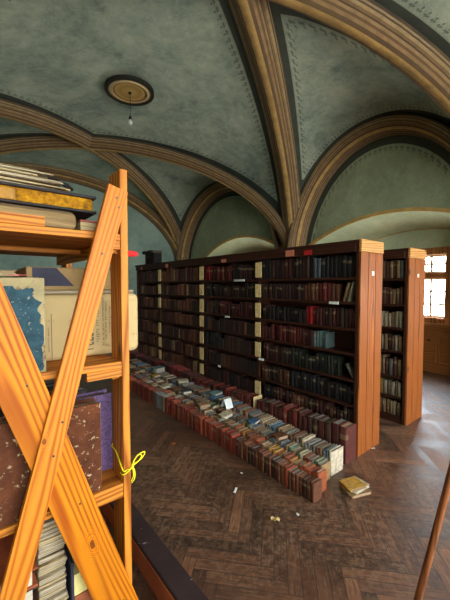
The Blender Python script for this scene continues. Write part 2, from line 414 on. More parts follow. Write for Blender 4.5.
# window wall with three arched niches
NI=[dict(yo=-1.6,ho=1.7,so=2.4,ao=2.9,yi=-1.6,hi=1.3,si=2.38,ai=2.66,w=(-2.4,-.8)),
    dict(yo=2.75,ho=1.72,so=2.42,ao=2.9,yi=2.55,hi=1.3,si=2.38,ai=2.66,w=(2.0,3.16)),
    dict(yo=6.75,ho=1.6,so=2.45,ao=2.92,yi=6.75,hi=1.25,si=2.38,ai=2.66,w=(6.1,7.3))]
def outline(yc,h,sp,ap,n=24):
    P=[(yc-h,0.),(yc-h,sp*.5)]
    for i in range(n+1):
        s=-1+2*i/n; P.append((yc+h*s, sp+(ap-sp)*(1-s*s)))
    return P+[(yc+h,sp*.5),(yc+h,0.)]
WZ0,WZ1=1.0,2.2
wr=MB(); nich=MB(); back=MB()
for b,q in enumerate(NI):
    y0,y1=SY[b],SY[b+1]; ym,hh=(y0+y1)/2,(y1-y0)/2*KW
    arch=[Vector((0,ym+hh*s,zw(s))) for s in SV]
    ys=sorted(set([y0,y1]+[ym+hh*s for s in SV]+[q['yo']+q['ho']*(-1+2*i/24) for i in range(25)]))
    def dist(y,z):
        p=Vector((0,y,z)); return max(0,min((p-a).length for a in arch)-.2)
    rows=[];uvs=[]
    cols=[]
    for y in ys:
        s=(y-ym)/hh; top=zw(max(-1,min(1,s)))
        k=(y-q['yo'])/q['ho']
        cols.append((y,top,k))
    def strip(ya,ta,la,yb,tb,lb):
        n=10
        for i in range(n):
            fa=[(.5-.5*cos(PI*i/n)),(.5-.5*cos(PI*(i+1)/n))]
            pts=[(XW,ya,la+(ta-la)*fa[0]),(XW,yb,lb+(tb-lb)*fa[0]),(XW,yb,lb+(tb-lb)*fa[1]),(XW,ya,la+(ta-la)*fa[1])]
            wr.face(pts[::-1],0,[(p[1],dist(p[1],p[2])) for p in pts][::-1])
    for (ya,ta,ka),(yb,tb,kb) in zip(cols,cols[1:]):
        km=(ka+kb)/2
        if abs(km)<1:
            def f(k):
                u=(max(-1,min(1,k))+1)*12; i=min(23,int(u+1e-6)); g=lambda j: q['so']+(q['ao']-q['so'])*(1-(-1+j/12)**2)
                return g(i)+(g(i+1)-g(i))*(u-i)
            strip(ya,ta,f(ka),yb,tb,f(kb))
        else: strip(ya,ta,0,yb,tb,0)
    O=outline(q['yo'],q['ho'],q['so'],q['ao']); I=outline(q['yi'],q['hi'],q['si'],q['ai'])
    nich.grid([[(XW+(XB-XW)*f,a[0]+(c[0]-a[0])*f,a[1]+(c[1]-a[1])*f) for f in (0,.25,.5,.75,1)] for a,c in zip(O,I)],0,None,False)
    # back wall of niche with the window opening
    w0,w1=q['w']; I2=I[2:-2]
    for (ya,za),(yb,zb) in zip(I2,I2[1:]):
        cuts=sorted({ya,yb}|{w for w in (w0,w1) if ya<w<yb})
        for a,c in zip(cuts,cuts[1:]):
            g=lambda y: za+(zb-za)*(y-ya)/(yb-ya)
            lo=WZ1 if w0<=(a+c)/2<=w1 else 0
            back.face([(XB,a,lo),(XB,a,g(a)),(XB,c,g(c)),(XB,c,lo)])
    back.face([(XB,w0,0),(XB,w0,WZ0),(XB,w1,WZ0),(XB,w1,0)])
    nm=('near','middle','far')[b]
    for pts,x,lab in ((O,XW,'outer'),(I,XB-.02,'inner')):
        P=[Vector((x-.005,y,z)) for y,z in pts]; m=MB(); cy=sum(p.y for p in P)/len(P)
        def offs(p,d):
            v=Vector((0,p.y-cy,(p.z-1.6) if p.z>2 else 0)); v=Vector((0,(1 if v.y>0 else -1) if p.z<2.3 else v.y*.35,0 if p.z<2.3 else 1)); v.normalize(); return p+v*d
        rows=[[p,p+Vector((-.025,0,0)),offs(p,.06)+Vector((-.025,0,0)),offs(p,.06)] for p in P]
        m.grid(rows,0,None,False); trimobj(m,M['goldtrim'],'thin ochre border round the %s edge of the %s window niche'%(lab,nm))
tag(wr.build('wall_right',M['lunette']),'olive green plaster wall with arched window niches','wall',kind='structure')
tag(nich.build('wall_right_niche',M['niche']),'pale green splayed soffits and jambs of the window niches','wall',kind='structure')
tag(back.build('wall_right_back',M['niche']),'pale green back wall of the window niches','wall',kind='structure')

# other walls
def endwall(name,y,holes,label):
    m=MB(); xs=sorted(set([XM+XH*s for s in SV]+[h for q in holes for h in q[:2]]))
    for a,c in zip(xs,xs[1:]):
        ta,tc=zr((a-XM)/XH),zr((c-XM)/XH); segs=[(0,0,ta,tc)]
        for h0,h1,z0,z1 in holes:
            if h0-1e-6<=a and c<=h1+1e-6: segs=[(0,0,z0,z0),(z1,z1,ta,tc)]
        for la,lc,ha,hc in segs: m.face([(a,y,la),(c,y,lc),(c,y,hc),(a,y,ha)])
    tag(m.build(name,M['wallteal']),label,'wall',kind='structure')
endwall('wall_back',YF,[],'blue green plaster end wall beyond the bookcases')
EH=[(-1.2,.6,.7,3.3),(1.2,3.0,.7,3.5),(3.5,5.3,.7,3.3)]  # unseen windows, enlarged to brighten the hall
endwall('wall_front',YN,EH,'blue green plaster end wall with three unseen windows enlarged for light')
m=MB()
for b in range(3):
    y0,y1=SY[b],SY[b+1]; ym,hh=(y0+y1)/2,(y1-y0)/2*KW
    for s0,s1 in zip(SV,SV[1:]): m.face([(XL,ym+hh*s0,0),(XL,ym+hh*s1,0),(XL,ym+hh*s1,zw(s1)),(XL,ym+hh*s0,zw(s0))])
    for ya,yb in ((y0,ym-hh),(ym+hh,y1)): m.face([(XL,ya,0),(XL,yb,0),(XL,yb,Z0),(XL,ya,Z0)])
tag(m.build('wall_left',M['wallteal']),'blue green plaster blank long wall','wall',kind='structure')
# piers carrying the ribs
for y in SY[1:3]:
    for x,sx in ((XW,-1),(XL,1)):
        m=MB(); xa,xb=sorted((x,x+sx*.22)); m.box(xa,xb,y-.24,y+.24,0,2.0); xa,xb=sorted((x,x+sx*.3)); m.box(xa,xb,y-.32,y+.32,2.0,2.12)
        trimobj(m,M['lunette'],'plaster pier under the ribs on the %s wall, %s of two'%('window' if sx<0 else 'blank','nearer' if y<2 else 'farther'))

# windows
gm,nt,p=newmat('window_glass'); nt.nodes.remove(p); t=NT(nt)
tr=t.n('BsdfTransparent'); tr.inputs[0].default_value=(.93,.96,.97,1); gl=t.n('BsdfGlossy'); gl.inputs['Roughness'].default_value=.05; mx=t.n('MixShader'); mx.inputs[0].default_value=.05
t.l(tr.outputs[0],mx.inputs[1]); t.l(gl.outputs[0],mx.inputs[2]); t.l(mx.outputs[0],[n for n in nt.nodes if n.type=='OUTPUT_MATERIAL'][0].inputs[0])
M['glass']=gm
def portal(loc,rot,sx,sy):
    l=bpy.data.lights.new('daylight_portal','AREA'); l.shape='RECTANGLE'; l.size=sx; l.size_y=sy; l.cycles.is_portal=True
    o=bpy.data.objects.new('daylight_portal',l); C.objects.link(o); o.location=loc; o.rotation_euler=rot; return o
def window(n,axis,pos,a0,a1,z0,z1,nc,rowz,label,dirn):
    """axis 'Y': pane plane x=pos spanning y a0..a1 ; axis 'X': plane y=pos"""
    t=thing('window_%d'%n,label,'window',(pos,(a0+a1)/2,z0) if axis=='Y' else ((a0+a1)/2,pos,z0)); t['kind']='structure'
    def bx(d0,d1,u0,u1,w0,w1):
        m=MB(); d0,d1=sorted((pos+dirn*d0,pos+dirn*d1))
        if axis=='Y': m.box(d0,d1,u0,u1,w0,w1)
        else: m.box(u0,u1,d0,d1,w0,w1)
        return m
    def jn(ms):
        r=MB()
        for m in ms:
            b=len(r.v); r.v+=m.v; r.f+=[[b+i for i in f] for f in m.f]; r.m+=m.m; r.uv+=m.uv; r.sm+=m.sm
        return r
    fw=.1
    jn([bx(.0,-.1,a0-fw,a0+.02,z0-fw,z1+fw),bx(0,-.1,a1-.02,a1+fw,z0-fw,z1+fw),bx(0,-.1,a0+.02,a1-.02,z1-.03,z1+fw),bx(0,-.1,a0+.02,a1-.02,z0-fw,z0+.02)]).build('window_frame',M['panelZ'],t,.004)
    zt=z0+(z1-z0)*rowz[1]
    bx(.02,-.06,a0+.02,a1-.02,zt-.045,zt+.045).build('transom',M['panelY'],t,.004)
    mid=(a0+a1)/2
    bx(.02,-.06,mid-.04,mid+.04,z0+.02,z1-.03).build('centre_post',M['panelZ'],t,.004)
    for lo,hi in ((a0+.02,mid-.04),(mid+.04,a1-.02)):
        for w0,w1,nr in ((z0+.02,zt-.045,rowz[2]),(zt+.045,z1-.03,rowz[3])):
            e=.034
            ms=[bx(.03,-.01,lo,lo+e,w0,w1),bx(.03,-.01,hi-e,hi,w0,w1),bx(.03,-.01,lo+e,hi-e,w0,w0+e),bx(.03,-.01,lo+e,hi-e,w1-e,w1)]
            for i in range(1,nc): 
                u=lo+(hi-lo)*i/nc; ms.append(bx(.028,-.005,u-.018,u+.018,w0+e,w1-e))
            for i in range(1,nr):
                u=w0+(w1-w0)*i/nr; ms.append(bx(.026,-.003,lo+e,hi-e,u-.018,u+.018))
            s=jn(ms).build('sash',M['sash'],t)
            bx(.014,.012,lo+e,hi-e,w0+e,w1-e).build('pane',M['glass'],s)
    return t
M['sash']=plain('sash_paint',lin(206,190,160),.6,.1)
for b,q in enumerate(NI):
    w0,w1=q['w']; nm=('near','middle','far')[b]
    window(b+1,'Y',XB,w0,w1,WZ0,WZ1,2,(0,.66,3,2),'small paned timber window in the %s arched niche'%nm,1)
    portal((XB+.12,(w0+w1)/2,(WZ0+WZ1)/2),(0,PI/2,0),WZ1-WZ0,w1-w0)
    # timber panelling under the window
    yi,hi=q['yi'],q['hi']
    pn=thing('trim_panelling','brown timber wainscot panelling under the %s niche window'%nm,'panelling',(XB,yi,0)); pn['kind']='structure'
    boxpart('panel_board',M['panelY'],pn,(XB-.04,XB,yi-hi,yi+hi,0,.98))
    boxpart('sill_board',M['panelY'],pn,(XB-.16,XB,yi-hi,yi+hi,.86,.92),.006)
    boxpart('plinth_board',M['panelY'],pn,(XB-.07,XB-.04,yi-hi,yi+hi,0,.2))
    boxpart('rail_board',M['panelY'],pn,(XB-.06,XB-.04,yi-hi,yi+hi,.66,.74))
    for k in range(4):
        yy=yi-hi+2*hi*(k+.0)/3; boxpart('stile',M['panelZ'],pn,(XB-.06,XB-.04,max(yi-hi,yy-.05),min(yi+hi,yy+.05),.2,.66))
for k,h in enumerate(EH):
    window(4+k,'X',YN,h[0],h[1],h[2],h[3],3,(0,.66,4,2),'unseen tall paned window enlarged for light in the near end wall, %s'%(('by the blank wall','in the middle','by the window wall')[k]),-1)
    portal(((h[0]+h[1])/2,YN-.12,(h[2]+h[3])/2),(PI/2,0,0),h[1]-h[0],h[3]-h[2])

# ------------------------------------------------------------------ rosette and bulb
RX,RY=2.14,4.99
rz=ZC-.012
def ring(m,r0,r1,z0,z1,mat=0,n=48):
    pr=[(r0,z1),(r0,z0),(r1,z0),(r1,z1)]
    m.grid([[(RX+r*cos(2*PI*k/n),RY+r*sin(2*PI*k/n),z) for k in range(n+1)] for r,z in pr],mat,None,False)
ro=thing('ceiling_rosette','round ochre plaster rosette with dark rim on the vault crown','rosette',(RX,RY,rz))
def rosmat():
    m,nt,p=newmat('rosette_paint'); t=NT(nt); tc=t.n('TexCoord'); ln=t.n('VectorMath',operation='LENGTH')
    mp=t.n('Mapping'); mp.inputs['Scale'].default_value=(1,1,0); t.l(tc.outputs['Object'],mp.inputs[0]); t.l(mp.outputs[0],ln.inputs[0])
    n=t.noise(tc.outputs['Object'],14,5)
    r=t.math('ADD',ln.outputs['Value'],t.math('MULTIPLY',t.math('SUBTRACT',n,.5),.03))
    c=t.ramp(t.math('MULTIPLY',r,2.75),[(0,lin(139,106,51)),(.1,lin(206,164,88)),(.42,lin(176,134,69)),(.6,lin(204,162,90)),(.66,lin(111,85,51)),(.72,lin(190,150,97)),(.8,lin(227,204,160)),(.86,lin(127,99,62)),(.93,lin(197,157,92))])
    t.l(c,p.inputs['Base Color']); p.inputs['Roughness'].default_value=.8; return m
m=MB(); ring(m,.325,.37,rz-.02,rz+.03); m.build('dark_rim',plain('rosette_rim',lin(42,38,32),.8,.2),ro)
m=MB(); ring(m,.0,.326,rz-.008,rz+.03); ring(m,.262,.278,rz-.022,rz-.008); m.build('medallion',rosmat(),ro)
pb=thing('pendant_bulb','bare bulb hanging on a short cord from the ceiling rosette','bulb',(RX,RY,rz-.5))
m=MB(); m.tube([(RX,RY,rz-.02),(RX+.004,RY,rz-.2),(RX,RY,rz-.38)],.006,6); m.tube([(RX,RY,rz-.02),(RX,RY,rz-.04)],[.03,.012],10); m.build('cord',M['black'],pb)
m=MB(); m.tube([(RX,RY,rz-.37),(RX,RY,rz-.39),(RX,RY,rz-.43)],[.012,.022,.022],12); m.build('socket',M['black'],pb)
m=MB(); m.tube([(RX,RY,rz-.425),(RX,RY,rz-.45),(RX,RY,rz-.475),(RX,RY,rz-.495),(RX,RY,rz-.508)],[.015,.026,.034,.028,.006],14); m.build('bulb_glass',M['glassbulb'],pb)

# ------------------------------------------------------------------ words for labels
ONES='zeroth first second third fourth fifth sixth seventh eighth ninth tenth eleventh twelfth thirteenth fourteenth fifteenth sixteenth seventeenth eighteenth nineteenth'.split()
TENS={2:'twent',3:'thirt',4:'fort',5:'fift',6:'sixt',7:'sevent',8:'eight',9:'ninet'}
def nth(n):
    if n<20: return ONES[n]
    if n>=100: return 'hundredth' if n==100 else 'hundred and '+nth(n-100)
    a,b=divmod(n,10)
    return TENS[a]+'ieth' if b==0 else TENS[a]+'y-'+ONES[b]
# ------------------------------------------------------------------ book meshes (unit size: thickness along y, spine at x=0, height along z)
def ubook(round_spine=.05, board=.09, back=False):
    cov=MB(); h=board
    # cross-section of cover in (x,y): outer U with a rounded spine
    n=6; sp=[]
    for i in range(n+1):
        a=-1+2*i/n; sp.append((.05-round_spine*cos(a*PI/2), .5+.5*a))
    outer=[(1,0)]+sp+[(1,1)]
    inner=[(1,1-h),(.09,1-h),(.09,h),(1,h)]
    ring_=outer+inner
    N=len(ring_)
    b=len(cov.v)
    for z in (0,1): cov.v += [(x,y,z) for x,y in ring_]
    for i in range(N):
        j=(i+1)%N; cov.f.append([b+j,b+i,b+N+i,b+N+j]); cov.m.append(0); cov.sm.append(1<=i<=n); cov.uv.append([(0,0)]*4)
    # top and bottom of the cover
    for z,fl in ((0,False),(1,True)):
        o=N*(1 if z else 0)
        def f(ix):
            q=[b+o+i for i in ix]
            if not fl: q=q[::-1]
            cov.f.append(q); cov.m.append(0); cov.sm.append(False); cov.uv.append([(0,0)]*len(q))
        k=len(outer); i0,i1,i2,i3=k,k+1,k+2,k+3
        f([i3,i2,1,0][::-1]); f([k-1,k-2,i1,i0][::-1]); f([i1]+list(range(k-2,0,-1))+[i2])
    pg=MB(); pg.box(.088,.955,h-.005,1-h+.005,.02,.972)
    return cov,pg
covs=[ubook(.05,.10),ubook(.02,.08),ubook(.045,.14)]
COVM=[c.mesh('cover',M['cover']) for c,_ in covs]
PGM=[p.mesh('page_block',M['pages']) for _,p in covs]
SHM=[]
for c,p in covs:
    m=MB()
    for s,mt in ((c,0),(p,1)):
        b=len(m.v); m.v+=s.v; m.f+=[[b+i for i in f] for f in s.f]; m.m+=[mt]*len(s.f); m.uv+=s.uv; m.sm+=s.sm
    SHM.append(m.mesh('bound_book',[M['cover'],M['pages']]))
def near(c):
    k=R.uniform(.72,1.25); return tuple(max(0,v*k*R.uniform(.95,1.05)) for v in c)
PAL={'dark red':lin(130,46,36),'brick red':lin(170,76,50),'maroon':lin(86,36,28),'brown':lin(122,72,46),'dark brown':lin(70,42,32),'rust orange':lin(176,88,50),
     'tan':lin(160,124,86),'cream':lin(206,190,156),'blue':lin(70,110,140),'slate blue':lin(98,108,116),'grey':lin(138,132,122),'green':lin(80,104,80),
     'black':lin(38,31,28),'ochre':lin(200,150,66),'pink grey':lin(170,130,118),'bright red':lin(190,30,32),'dark green':lin(48,50,38),'navy':lin(40,40,42),'pale teal':lin(128,152,150)}
PG={'light':lin(220,208,184),'grey':lin(160,154,146),'warm':lin(176,140,108),'red':lin(150,96,80)}
def pick(ws):
    t=sum(w for _,w in ws); r=R.uniform(0,t)
    for k,w in ws:
        r-=w
        if r<=0: return k
    return ws[-1][0]
def floor_book(label,colour,pagec,loc,size,rot=(0,0,0),variant=None,group=None):
    """size: (depth, thickness, height)"""
    v=R.randrange(3) if variant is None else variant
    t=thing('old_book',label,'book',loc,group); t.scale=size; t.rotation_euler=rot
    a=bpy.data.objects.new('cover',COVM[v]); b=bpy.data.objects.new('page_block',PGM[v])
    for o,c in ((a,near(PAL[colour])),(b,near(PG[pagec]))):
        C.objects.link(o); o.parent=t; o.color=(*c,1)
    return t
class Mass:
    """the uncountable rest: many small far books in one object"""
    def __init__(s): s.m=MB(); s.c=[]
    def add(s,x,y,z,d,th,h,col,pg,tilt=0):
        k0=len(s.m.f); b=len(s.m.v)
        s.m.box(x,x+d,y,y+th,z,z+h*.96); s.c+= [col]*6
        s.m.box(x,x+d,y,y+th*.14,z+h*.96,z+h); s.m.box(x,x+d,y+th*.86,y+th,z+h*.96,z+h); s.m.box(x,x+.01,y+th*.14,y+th*.86,z+h*.96,z+h); s.c+=[col]*18
        s.c[-24+1]=pg
    def build(s,name,label,cat):
        o=s.m.build(name,M['mass']); a=o.data.color_attributes.new('Col','FLOAT_COLOR','CORNER')
        i=0
        for p,c in zip(o.data.polygons,s.c):
            for l in p.loop_indices: a.data[l].color=(*c,1)
        return tag(o,label,cat,kind='stuff')
# ------------------------------------------------------------------ rows of books on the floor
def rows_on_floor():
    mass=Mass(); total=0
    spec=[ # name, x, depth, ystart, yend, cut, thickness, height, colours by distance, pages
     ('front row',1.965,.105,1.39,5.5,3.55,(.028,.042),lambda y:.148+.03*min(1,max(0,y-1.5))+.006*sin(y*2.1),
        lambda y: [('brown',5),('dark brown',4),('brick red',1.5),('dark red',2)] if y<2.3 else ([('grey',4),('cream',3),('brick red',1)] if 3.62<y<3.95 else [('brick red',6),('dark red',5),('rust orange',1.5),('brown',2)]),
        lambda y: [('red',3),('grey',2)]),
     ('second row',2.082,.112,1.43,5.6,3.3,(.026,.05),lambda y:.162+.02*min(1,max(0,y-1.6))+.01*sin(y*3),
        lambda y: [('rust orange',4),('brown',4),('brick red',3),('ochre',.8),('tan',2)] if y<2.4 else [('tan',3),('brown',3),('rust orange',2),('slate blue',1),('cream',2),('grey',2)],
        lambda y: [('warm',3),('red',1.5),('light',1)] if y<2.6 else [('light',3),('warm',2)]),
     ('middle row',2.215,.13,1.49,5.7,3.4,(.022,.042),lambda y:.17+.02*min(1,max(0,y-1.6))+.012*sin(y*2.4+1),
        lambda y: [('green',1.5),('tan',3),('cream',2),('brown',3),('slate blue',1.5),('grey',2)],
        lambda y: [('light',4),('warm',1),('grey',1)]),
     ('fourth row',2.375,.19,1.505,5.8,3.4,(.022,.042),lambda y:.192+.02*min(1,max(0,y-1.6))+.01*sin(y*2.0+2),
        lambda y: [('slate blue',2),('grey',3),('tan',2),('brown',2),('blue',.8),('cream',1)],
        lambda y: [('grey',3),('light',3)]),
     ('tall row',2.62,.19,1.52,6.3,4.05,(.04,.07),lambda y:.325-.035*(y-1.52) if y<3 else .265+.02*sin(y*3),
        lambda y: [('maroon',4),('dark brown',3),('dark red',3)] ,
        lambda y: [('grey',3),('warm',1)] if y<2.7 else [('warm',2),('red',3)]),
    ]
    tops={}
    for name,x,d,y0,y1,cut,tr,hf,cf,pf in spec:
        y=y0; k=0
        while y<y1:
            th=R.uniform(*tr)
            if name.startswith('tall') : th=R.uniform(.055,.078) if y<2.6 else R.uniform(.03,.05)
            if name.startswith('tall') and 2.64<y<2.76: y=2.76   # the gap with the card
            h=hf(y)*R.uniform(.93,1.05); dd=d*R.uniform(.92,1.0)
            col=pick(cf(y)); pg=pick(pf(y)); xo=x+R.uniform(0,.008)
            special=None
            if k==0:
                if name=='front row': col='brown'; h=.152
                if name=='second row': col='rust orange'; h=.168
                if name=='fourth row': col='cream'; h=.205; th=.03
                if name.startswith('tall'): col='maroon'; h=.335; th=.075
                if name=='middle row': col='tan'
            if name=='second row' and abs(y-1.9)<.03: col='ochre'
            if name=='fourth row' and k==1: col='slate blue'; h=.2
            y2=y+th
            if y<cut:
                k+=1
                rot=(0,0,R.uniform(-.012,.012))
                floor_book('%s book, %s page tops, %s from near end of floor %s'%(col,{'light':'pale','grey':'grey','warm':'tan','red':'reddish'}[pg],nth(k),name),
                    col,pg,(xo,y,0),(dd,th,h),rot,group='books in the floor '+name); total+=1
            else:
                mass.add(xo,y,0,dd,th,h,near(PAL[col]),near(PG[pg]))
            tops.setdefault(name,[]).append((y,y2,h))
            y=y2+R.uniform(.001,.0035)
    # a sixth partial row at the far end, low, in front of the bookcase
    o=mass.build('book_rows','tightly packed far part of the floor rows of old books','books')
    return tops,total
TOPS,NFL=rows_on_floor()
# books lying flat on top of the rows
def topz(name,y0,y1): return max(h for a,b,h in TOPS[name] if b>y0-.03 and a<y1+.03)
FLAT=[('second row',2.085,2.62,'cream','light',.13,.10,.03,.25),('second row',2.085,3.02,'tan','warm',.13,.1,.035,-.2),('middle row',2.225,2.32,'blue','light',.12,.09,.022,.3),
      ('fourth row',2.385,3.2,'pale teal','light',.15,.11,.025,.2),('middle row',2.225,3.6,'slate blue','light',.12,.1,.03,-.3),('second row',2.085,3.95,'cream','light',.13,.1,.03,.2),
      ('middle row',2.225,1.98,'brown','warm',.12,.09,.03,-.15),('fourth row',2.385,3.98,'cream','light',.15,.11,.03,-.25),('middle row',2.225,4.5,'ochre','light',.12,.1,.03,.2),
      ('fourth row',2.385,4.8,'pale teal','light',.17,.16,.06,.1),('second row',2.085,4.9,'brown','warm',.12,.1,.03,.3)]
for i,(nm,x,y,c,pg,a,b,th,rz_) in enumerate(FLAT):
    zt=max(topz(n_,y-.14,y+.16) for n_ in TOPS if not n_.startswith('tall') and not (n_.startswith('fourth') and nm!='fourth row'))+.003
    # lying: unit thickness axis turned upright
    t=floor_book('%s book lying on floor %s, %s from near end'%(c,nm,nth(1+sum(1 for q in FLAT if q[0]==nm and q[2]<y))),c,pg,(x,y+.06,zt),(a,th,b),(PI/2,0,rz_),group='books lying on the rows')
# three books in a loose pile at the end of the rows
z=.0
for i,(c,pg,dx,dy,a,b,th,rr) in enumerate((('tan','warm',2.285,1.40,.19,.15,.025,-.35),('cream','light',2.28,1.385,.18,.14,.022,-.1),('ochre','warm',2.265,1.39,.16,.13,.022,-.3))):
    floor_book('%s book %s of the small floor pile beside the row ends'%(c,('at the bottom','in the middle','on top')[i]),c,pg,(dx,dy-.02,z),(a,th,b),(PI/2,0,rr),1,'small pile at the row ends'); z+=th+.0015
# card holder and folded paper among the books
ch=thing('card_divider','cream card divider standing in the gap of the tall floor row','card',(2.63,2.7,0))
boxpart('card',M['cream'],ch,(2.63,2.77,2.7,2.706,0,.30),.002)
pf=thing('folded_paper','white sheet of folded paper standing open on the middle floor row','paper',(2.285,2.82,topz('middle row',2.76,2.9)))
zz=topz('middle row',2.74,2.92)+.001
m=MB(); m.hexa([(2.285,2.78,zz),(2.385,2.78,zz),(2.385,2.785,zz),(2.285,2.785,zz),(2.285,2.83,zz+.1),(2.385,2.83,zz+.1),(2.385,2.833,zz+.1),(2.285,2.833,zz+.1)])
m.hexa([(2.285,2.885,zz),(2.385,2.885,zz),(2.385,2.89,zz),(2.285,2.89,zz),(2.285,2.833,zz+.1),(2.385,2.833,zz+.1),(2.385,2.837,zz+.1),(2.285,2.837,zz+.1)]); m.build('sheet',M['white'],pf)

# ------------------------------------------------------------------ bookcases
LV=[.09,.235,.472,.714,.966,1.199,1.45,1.684]; TOP=2.03; SOF=1.945
UPR=[1.525,2.845,4.06,5.4,6.4]
def bookcase(x0,x1,levels,label,strips,faces):
    t=thing('bookcase',label,'bookcase',(x0,1.525,0))
    ya,yb=UPR[0],UPR[-1]
    boxpart('top_board',M['darkwoodY'],t,(x0-.02,x1+.02,ya+.012,yb+.03,SOF+.045,TOP-.005))
    boxpart('cornice',M['darkwoodY'],t,(x0-.015,x0+.010,ya+.05,yb,SOF-.03,SOF+.044))
    xm=(x0+x1)/2
    boxpart('back_panel',M['darkwoodZ'],t,(xm-.012,xm+.012,ya+.05,yb-.03,.05,SOF+.04))
    boxpart('plinth',M['darkwoodY'],t,(x0+.01,x1-.01,ya+.05,yb-.03,0,levels[0]-.028))
    for z in levels:
        for xa,xb in ((x0+.008,xm-.013),(xm+.013,x1-.008)):
            boxpart('shelf',M['darkwoodY'],t,(xa,xb,ya+.05,yb-.03,z-.026,z),.002)
    for y in UPR[1:-1]:
        for xa,xb in ((x0+.002,xm-.013),(xm+.013,x1-.002)):
            m=MB()
            lv=levels+[SOF+.04]
            for a,c in zip(lv,lv[1:]): m.box(xa,xb,y-.016,y+.016,a+.0005,c-.027)
            m.build('upright',M['darkwoodZ'],t)
    for y,sgn in ((ya,1),(yb,-1)):
        e=MB(); e.box(x0,x1,min(y+sgn*.02,y+sgn*.05),max(y+sgn*.02,y+sgn*.05),0,TOP-.012); ep=e.build('end_panel',M['darkwoodZ'],t,.002)
        w=(x1-x0)/3
        for k in range(3):
            p=MB(); a,b=sorted((y,y+sgn*.0195)); g=.0045
            p.box(x0+k*w+(g if k else 0),x0+(k+1)*w-(g if k<2 else 0),a,b,0,TOP-.115); p.build('plank',M['oldpineZ'],ep,.003)
        p=MB(); a,b=sorted((y-sgn*.006,y+sgn*.0195)); p.box(x0-.004,x1+.004,a,b,TOP-.113,TOP); cp=p.build('cap_board',M['capwood'],ep,.004); cp['label']='pale bare wood cap board'
        if sgn>0:
            q=MB(); q.box(xm-.005,xm+.035,y-.003,y,1.70,1.74); lb=q.build('paper_label',M['white'],ep); lb['label']='small white paper label'
    if strips:
        lv=levels+[SOF]
        for y in UPR[1:-1]:
            for i,(a,c) in enumerate(zip(lv,lv[1:])):
                if (i in (0,) ) or (y==UPR[1] and i==2) or (y==UPR[3] and i in(4,)): continue
                s=MB(); s.box(x0-.006,x0+.0015,y-.05+R.uniform(-.008,.008),y+.045,a+R.uniform(.005,.02),c-.045-R.uniform(0,.02)); s.build('label_strip',M['cream'],t)
        for y,w,h,mt in ((2.28,.12,.07,'pinkcard'),(2.05,.1,.05,'redcard'),(5.05,.09,.06,'pinkcard'),(3.45,.1,.045,'pinkcard'),(6.1,.05,.05,'pinkcard')):
            s=MB(); s.box(x0-.02,x0-.0155,y,y+w,SOF-.02,SOF-.02+h); s.build('tag_card',M[mt],t)
        for y,z,w in ((3.1,1.665,.2),(3.4,1.168,.09),(2.75,.69,.08),(3.6,.445,.05),(1.75,1.425,.1)):
            s=MB(); s.box(x0-.004,x0+.007,y,y+w,z-.004,z+.022); s.build('paper_slip',M['white'],t)
    return t
bookcase(2.84,3.26,LV,'long dark bookcase with pine planked end standing behind the floor rows',True,1)
LV2=[.08,.31,.547,.846,1.12,1.39,1.69]
bookcase(3.90,4.355,LV2,'second dark bookcase with pine planked end, beside the window niche',False,1)

DK=[('dark brown',5),('black',2),('maroon',2),('brown',2)]
ZON=[ # row (from the top, 0), bay, y range fraction -> palette (fraction runs from the near end)
 (0,0,0,.28,[('black',5),('navy',2)]),(0,0,.28,.36,[('slate blue',3)]),(0,0,.36,1,[('dark brown',4),('brown',2),('black',2),('maroon',1)]),
 (1,0,0,.14,None),(1,0,.14,.22,[('tan',3),('brown',2),('black',1)]),(1,0,.22,.3,[('dark red',3)]),(1,0,.3,.55,[('brown',3),('tan',1),('dark brown',3)]),(1,0,.55,1,[('dark brown',5),('maroon',1)]),
 (2,0,0,.36,[('maroon',4),('dark red',2),('dark brown',3)]),(2,0,.36,.43,[('bright red',1)]),(2,0,.43,.62,[('black',1)]),(2,0,.62,1,[('brown',2),('dark brown',3),('black',2)]),
 (3,0,.0,.24,None),(3,0,.24,.36,[('pale teal',1)]),(3,0,.36,1,[('dark red',5),('maroon',3)]),
 (4,0,0,.13,None),(4,0,.13,.6,[('dark green',3),('navy',2),('black',2)]),(4,0,.6,1,[('dark brown',3),('maroon',1),('dark green',1)]),
 (5,0,0,.62,[('black',5),('navy',1)]),(5,0,.62,1,[('brown',2),('rust orange',.6),('dark brown',4)]),
 (0,1,0,.45,[('black',3),('maroon',2)]),(0,1,.45,.8,[('dark red',4),('maroon',3)]),(0,1,.8,1,[('bright red',2),('dark red',3)]),
 (1,1,0,1,[('black',4),('dark brown',3)]),(2,1,0,.6,[('dark red',3),('maroon',4)]),(2,1,.6,1,[('brown',3),('tan',1),('dark brown',3)]),
 (4,1,.6,1,[('black',4),('dark green',1)]),(4,1,.0,.12,None)]
def zone(r,b,f):
    for a,c,lo,hi,p in ZON:
        if a==r and c==b and lo<=f<hi: return p
    return DK if b<2 else [('brown',4),('dark brown',4),('maroon',2),('tan',1)]
def shelf_book(label,col,loc,size,rot=(0,0,0),group=None):
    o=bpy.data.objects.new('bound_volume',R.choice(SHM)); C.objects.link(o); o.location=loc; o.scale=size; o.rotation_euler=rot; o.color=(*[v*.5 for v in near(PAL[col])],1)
    tag(o,label,'book',group); return o
mass=Mass(); NSB=0
ROWN=['top shelf','second shelf down','third shelf down','fourth shelf down','fifth shelf down','sixth shelf down','seventh shelf down','lowest shelf']
lv=LV[::-1]; tops=[SOF]+[z-.03 for z in lv]
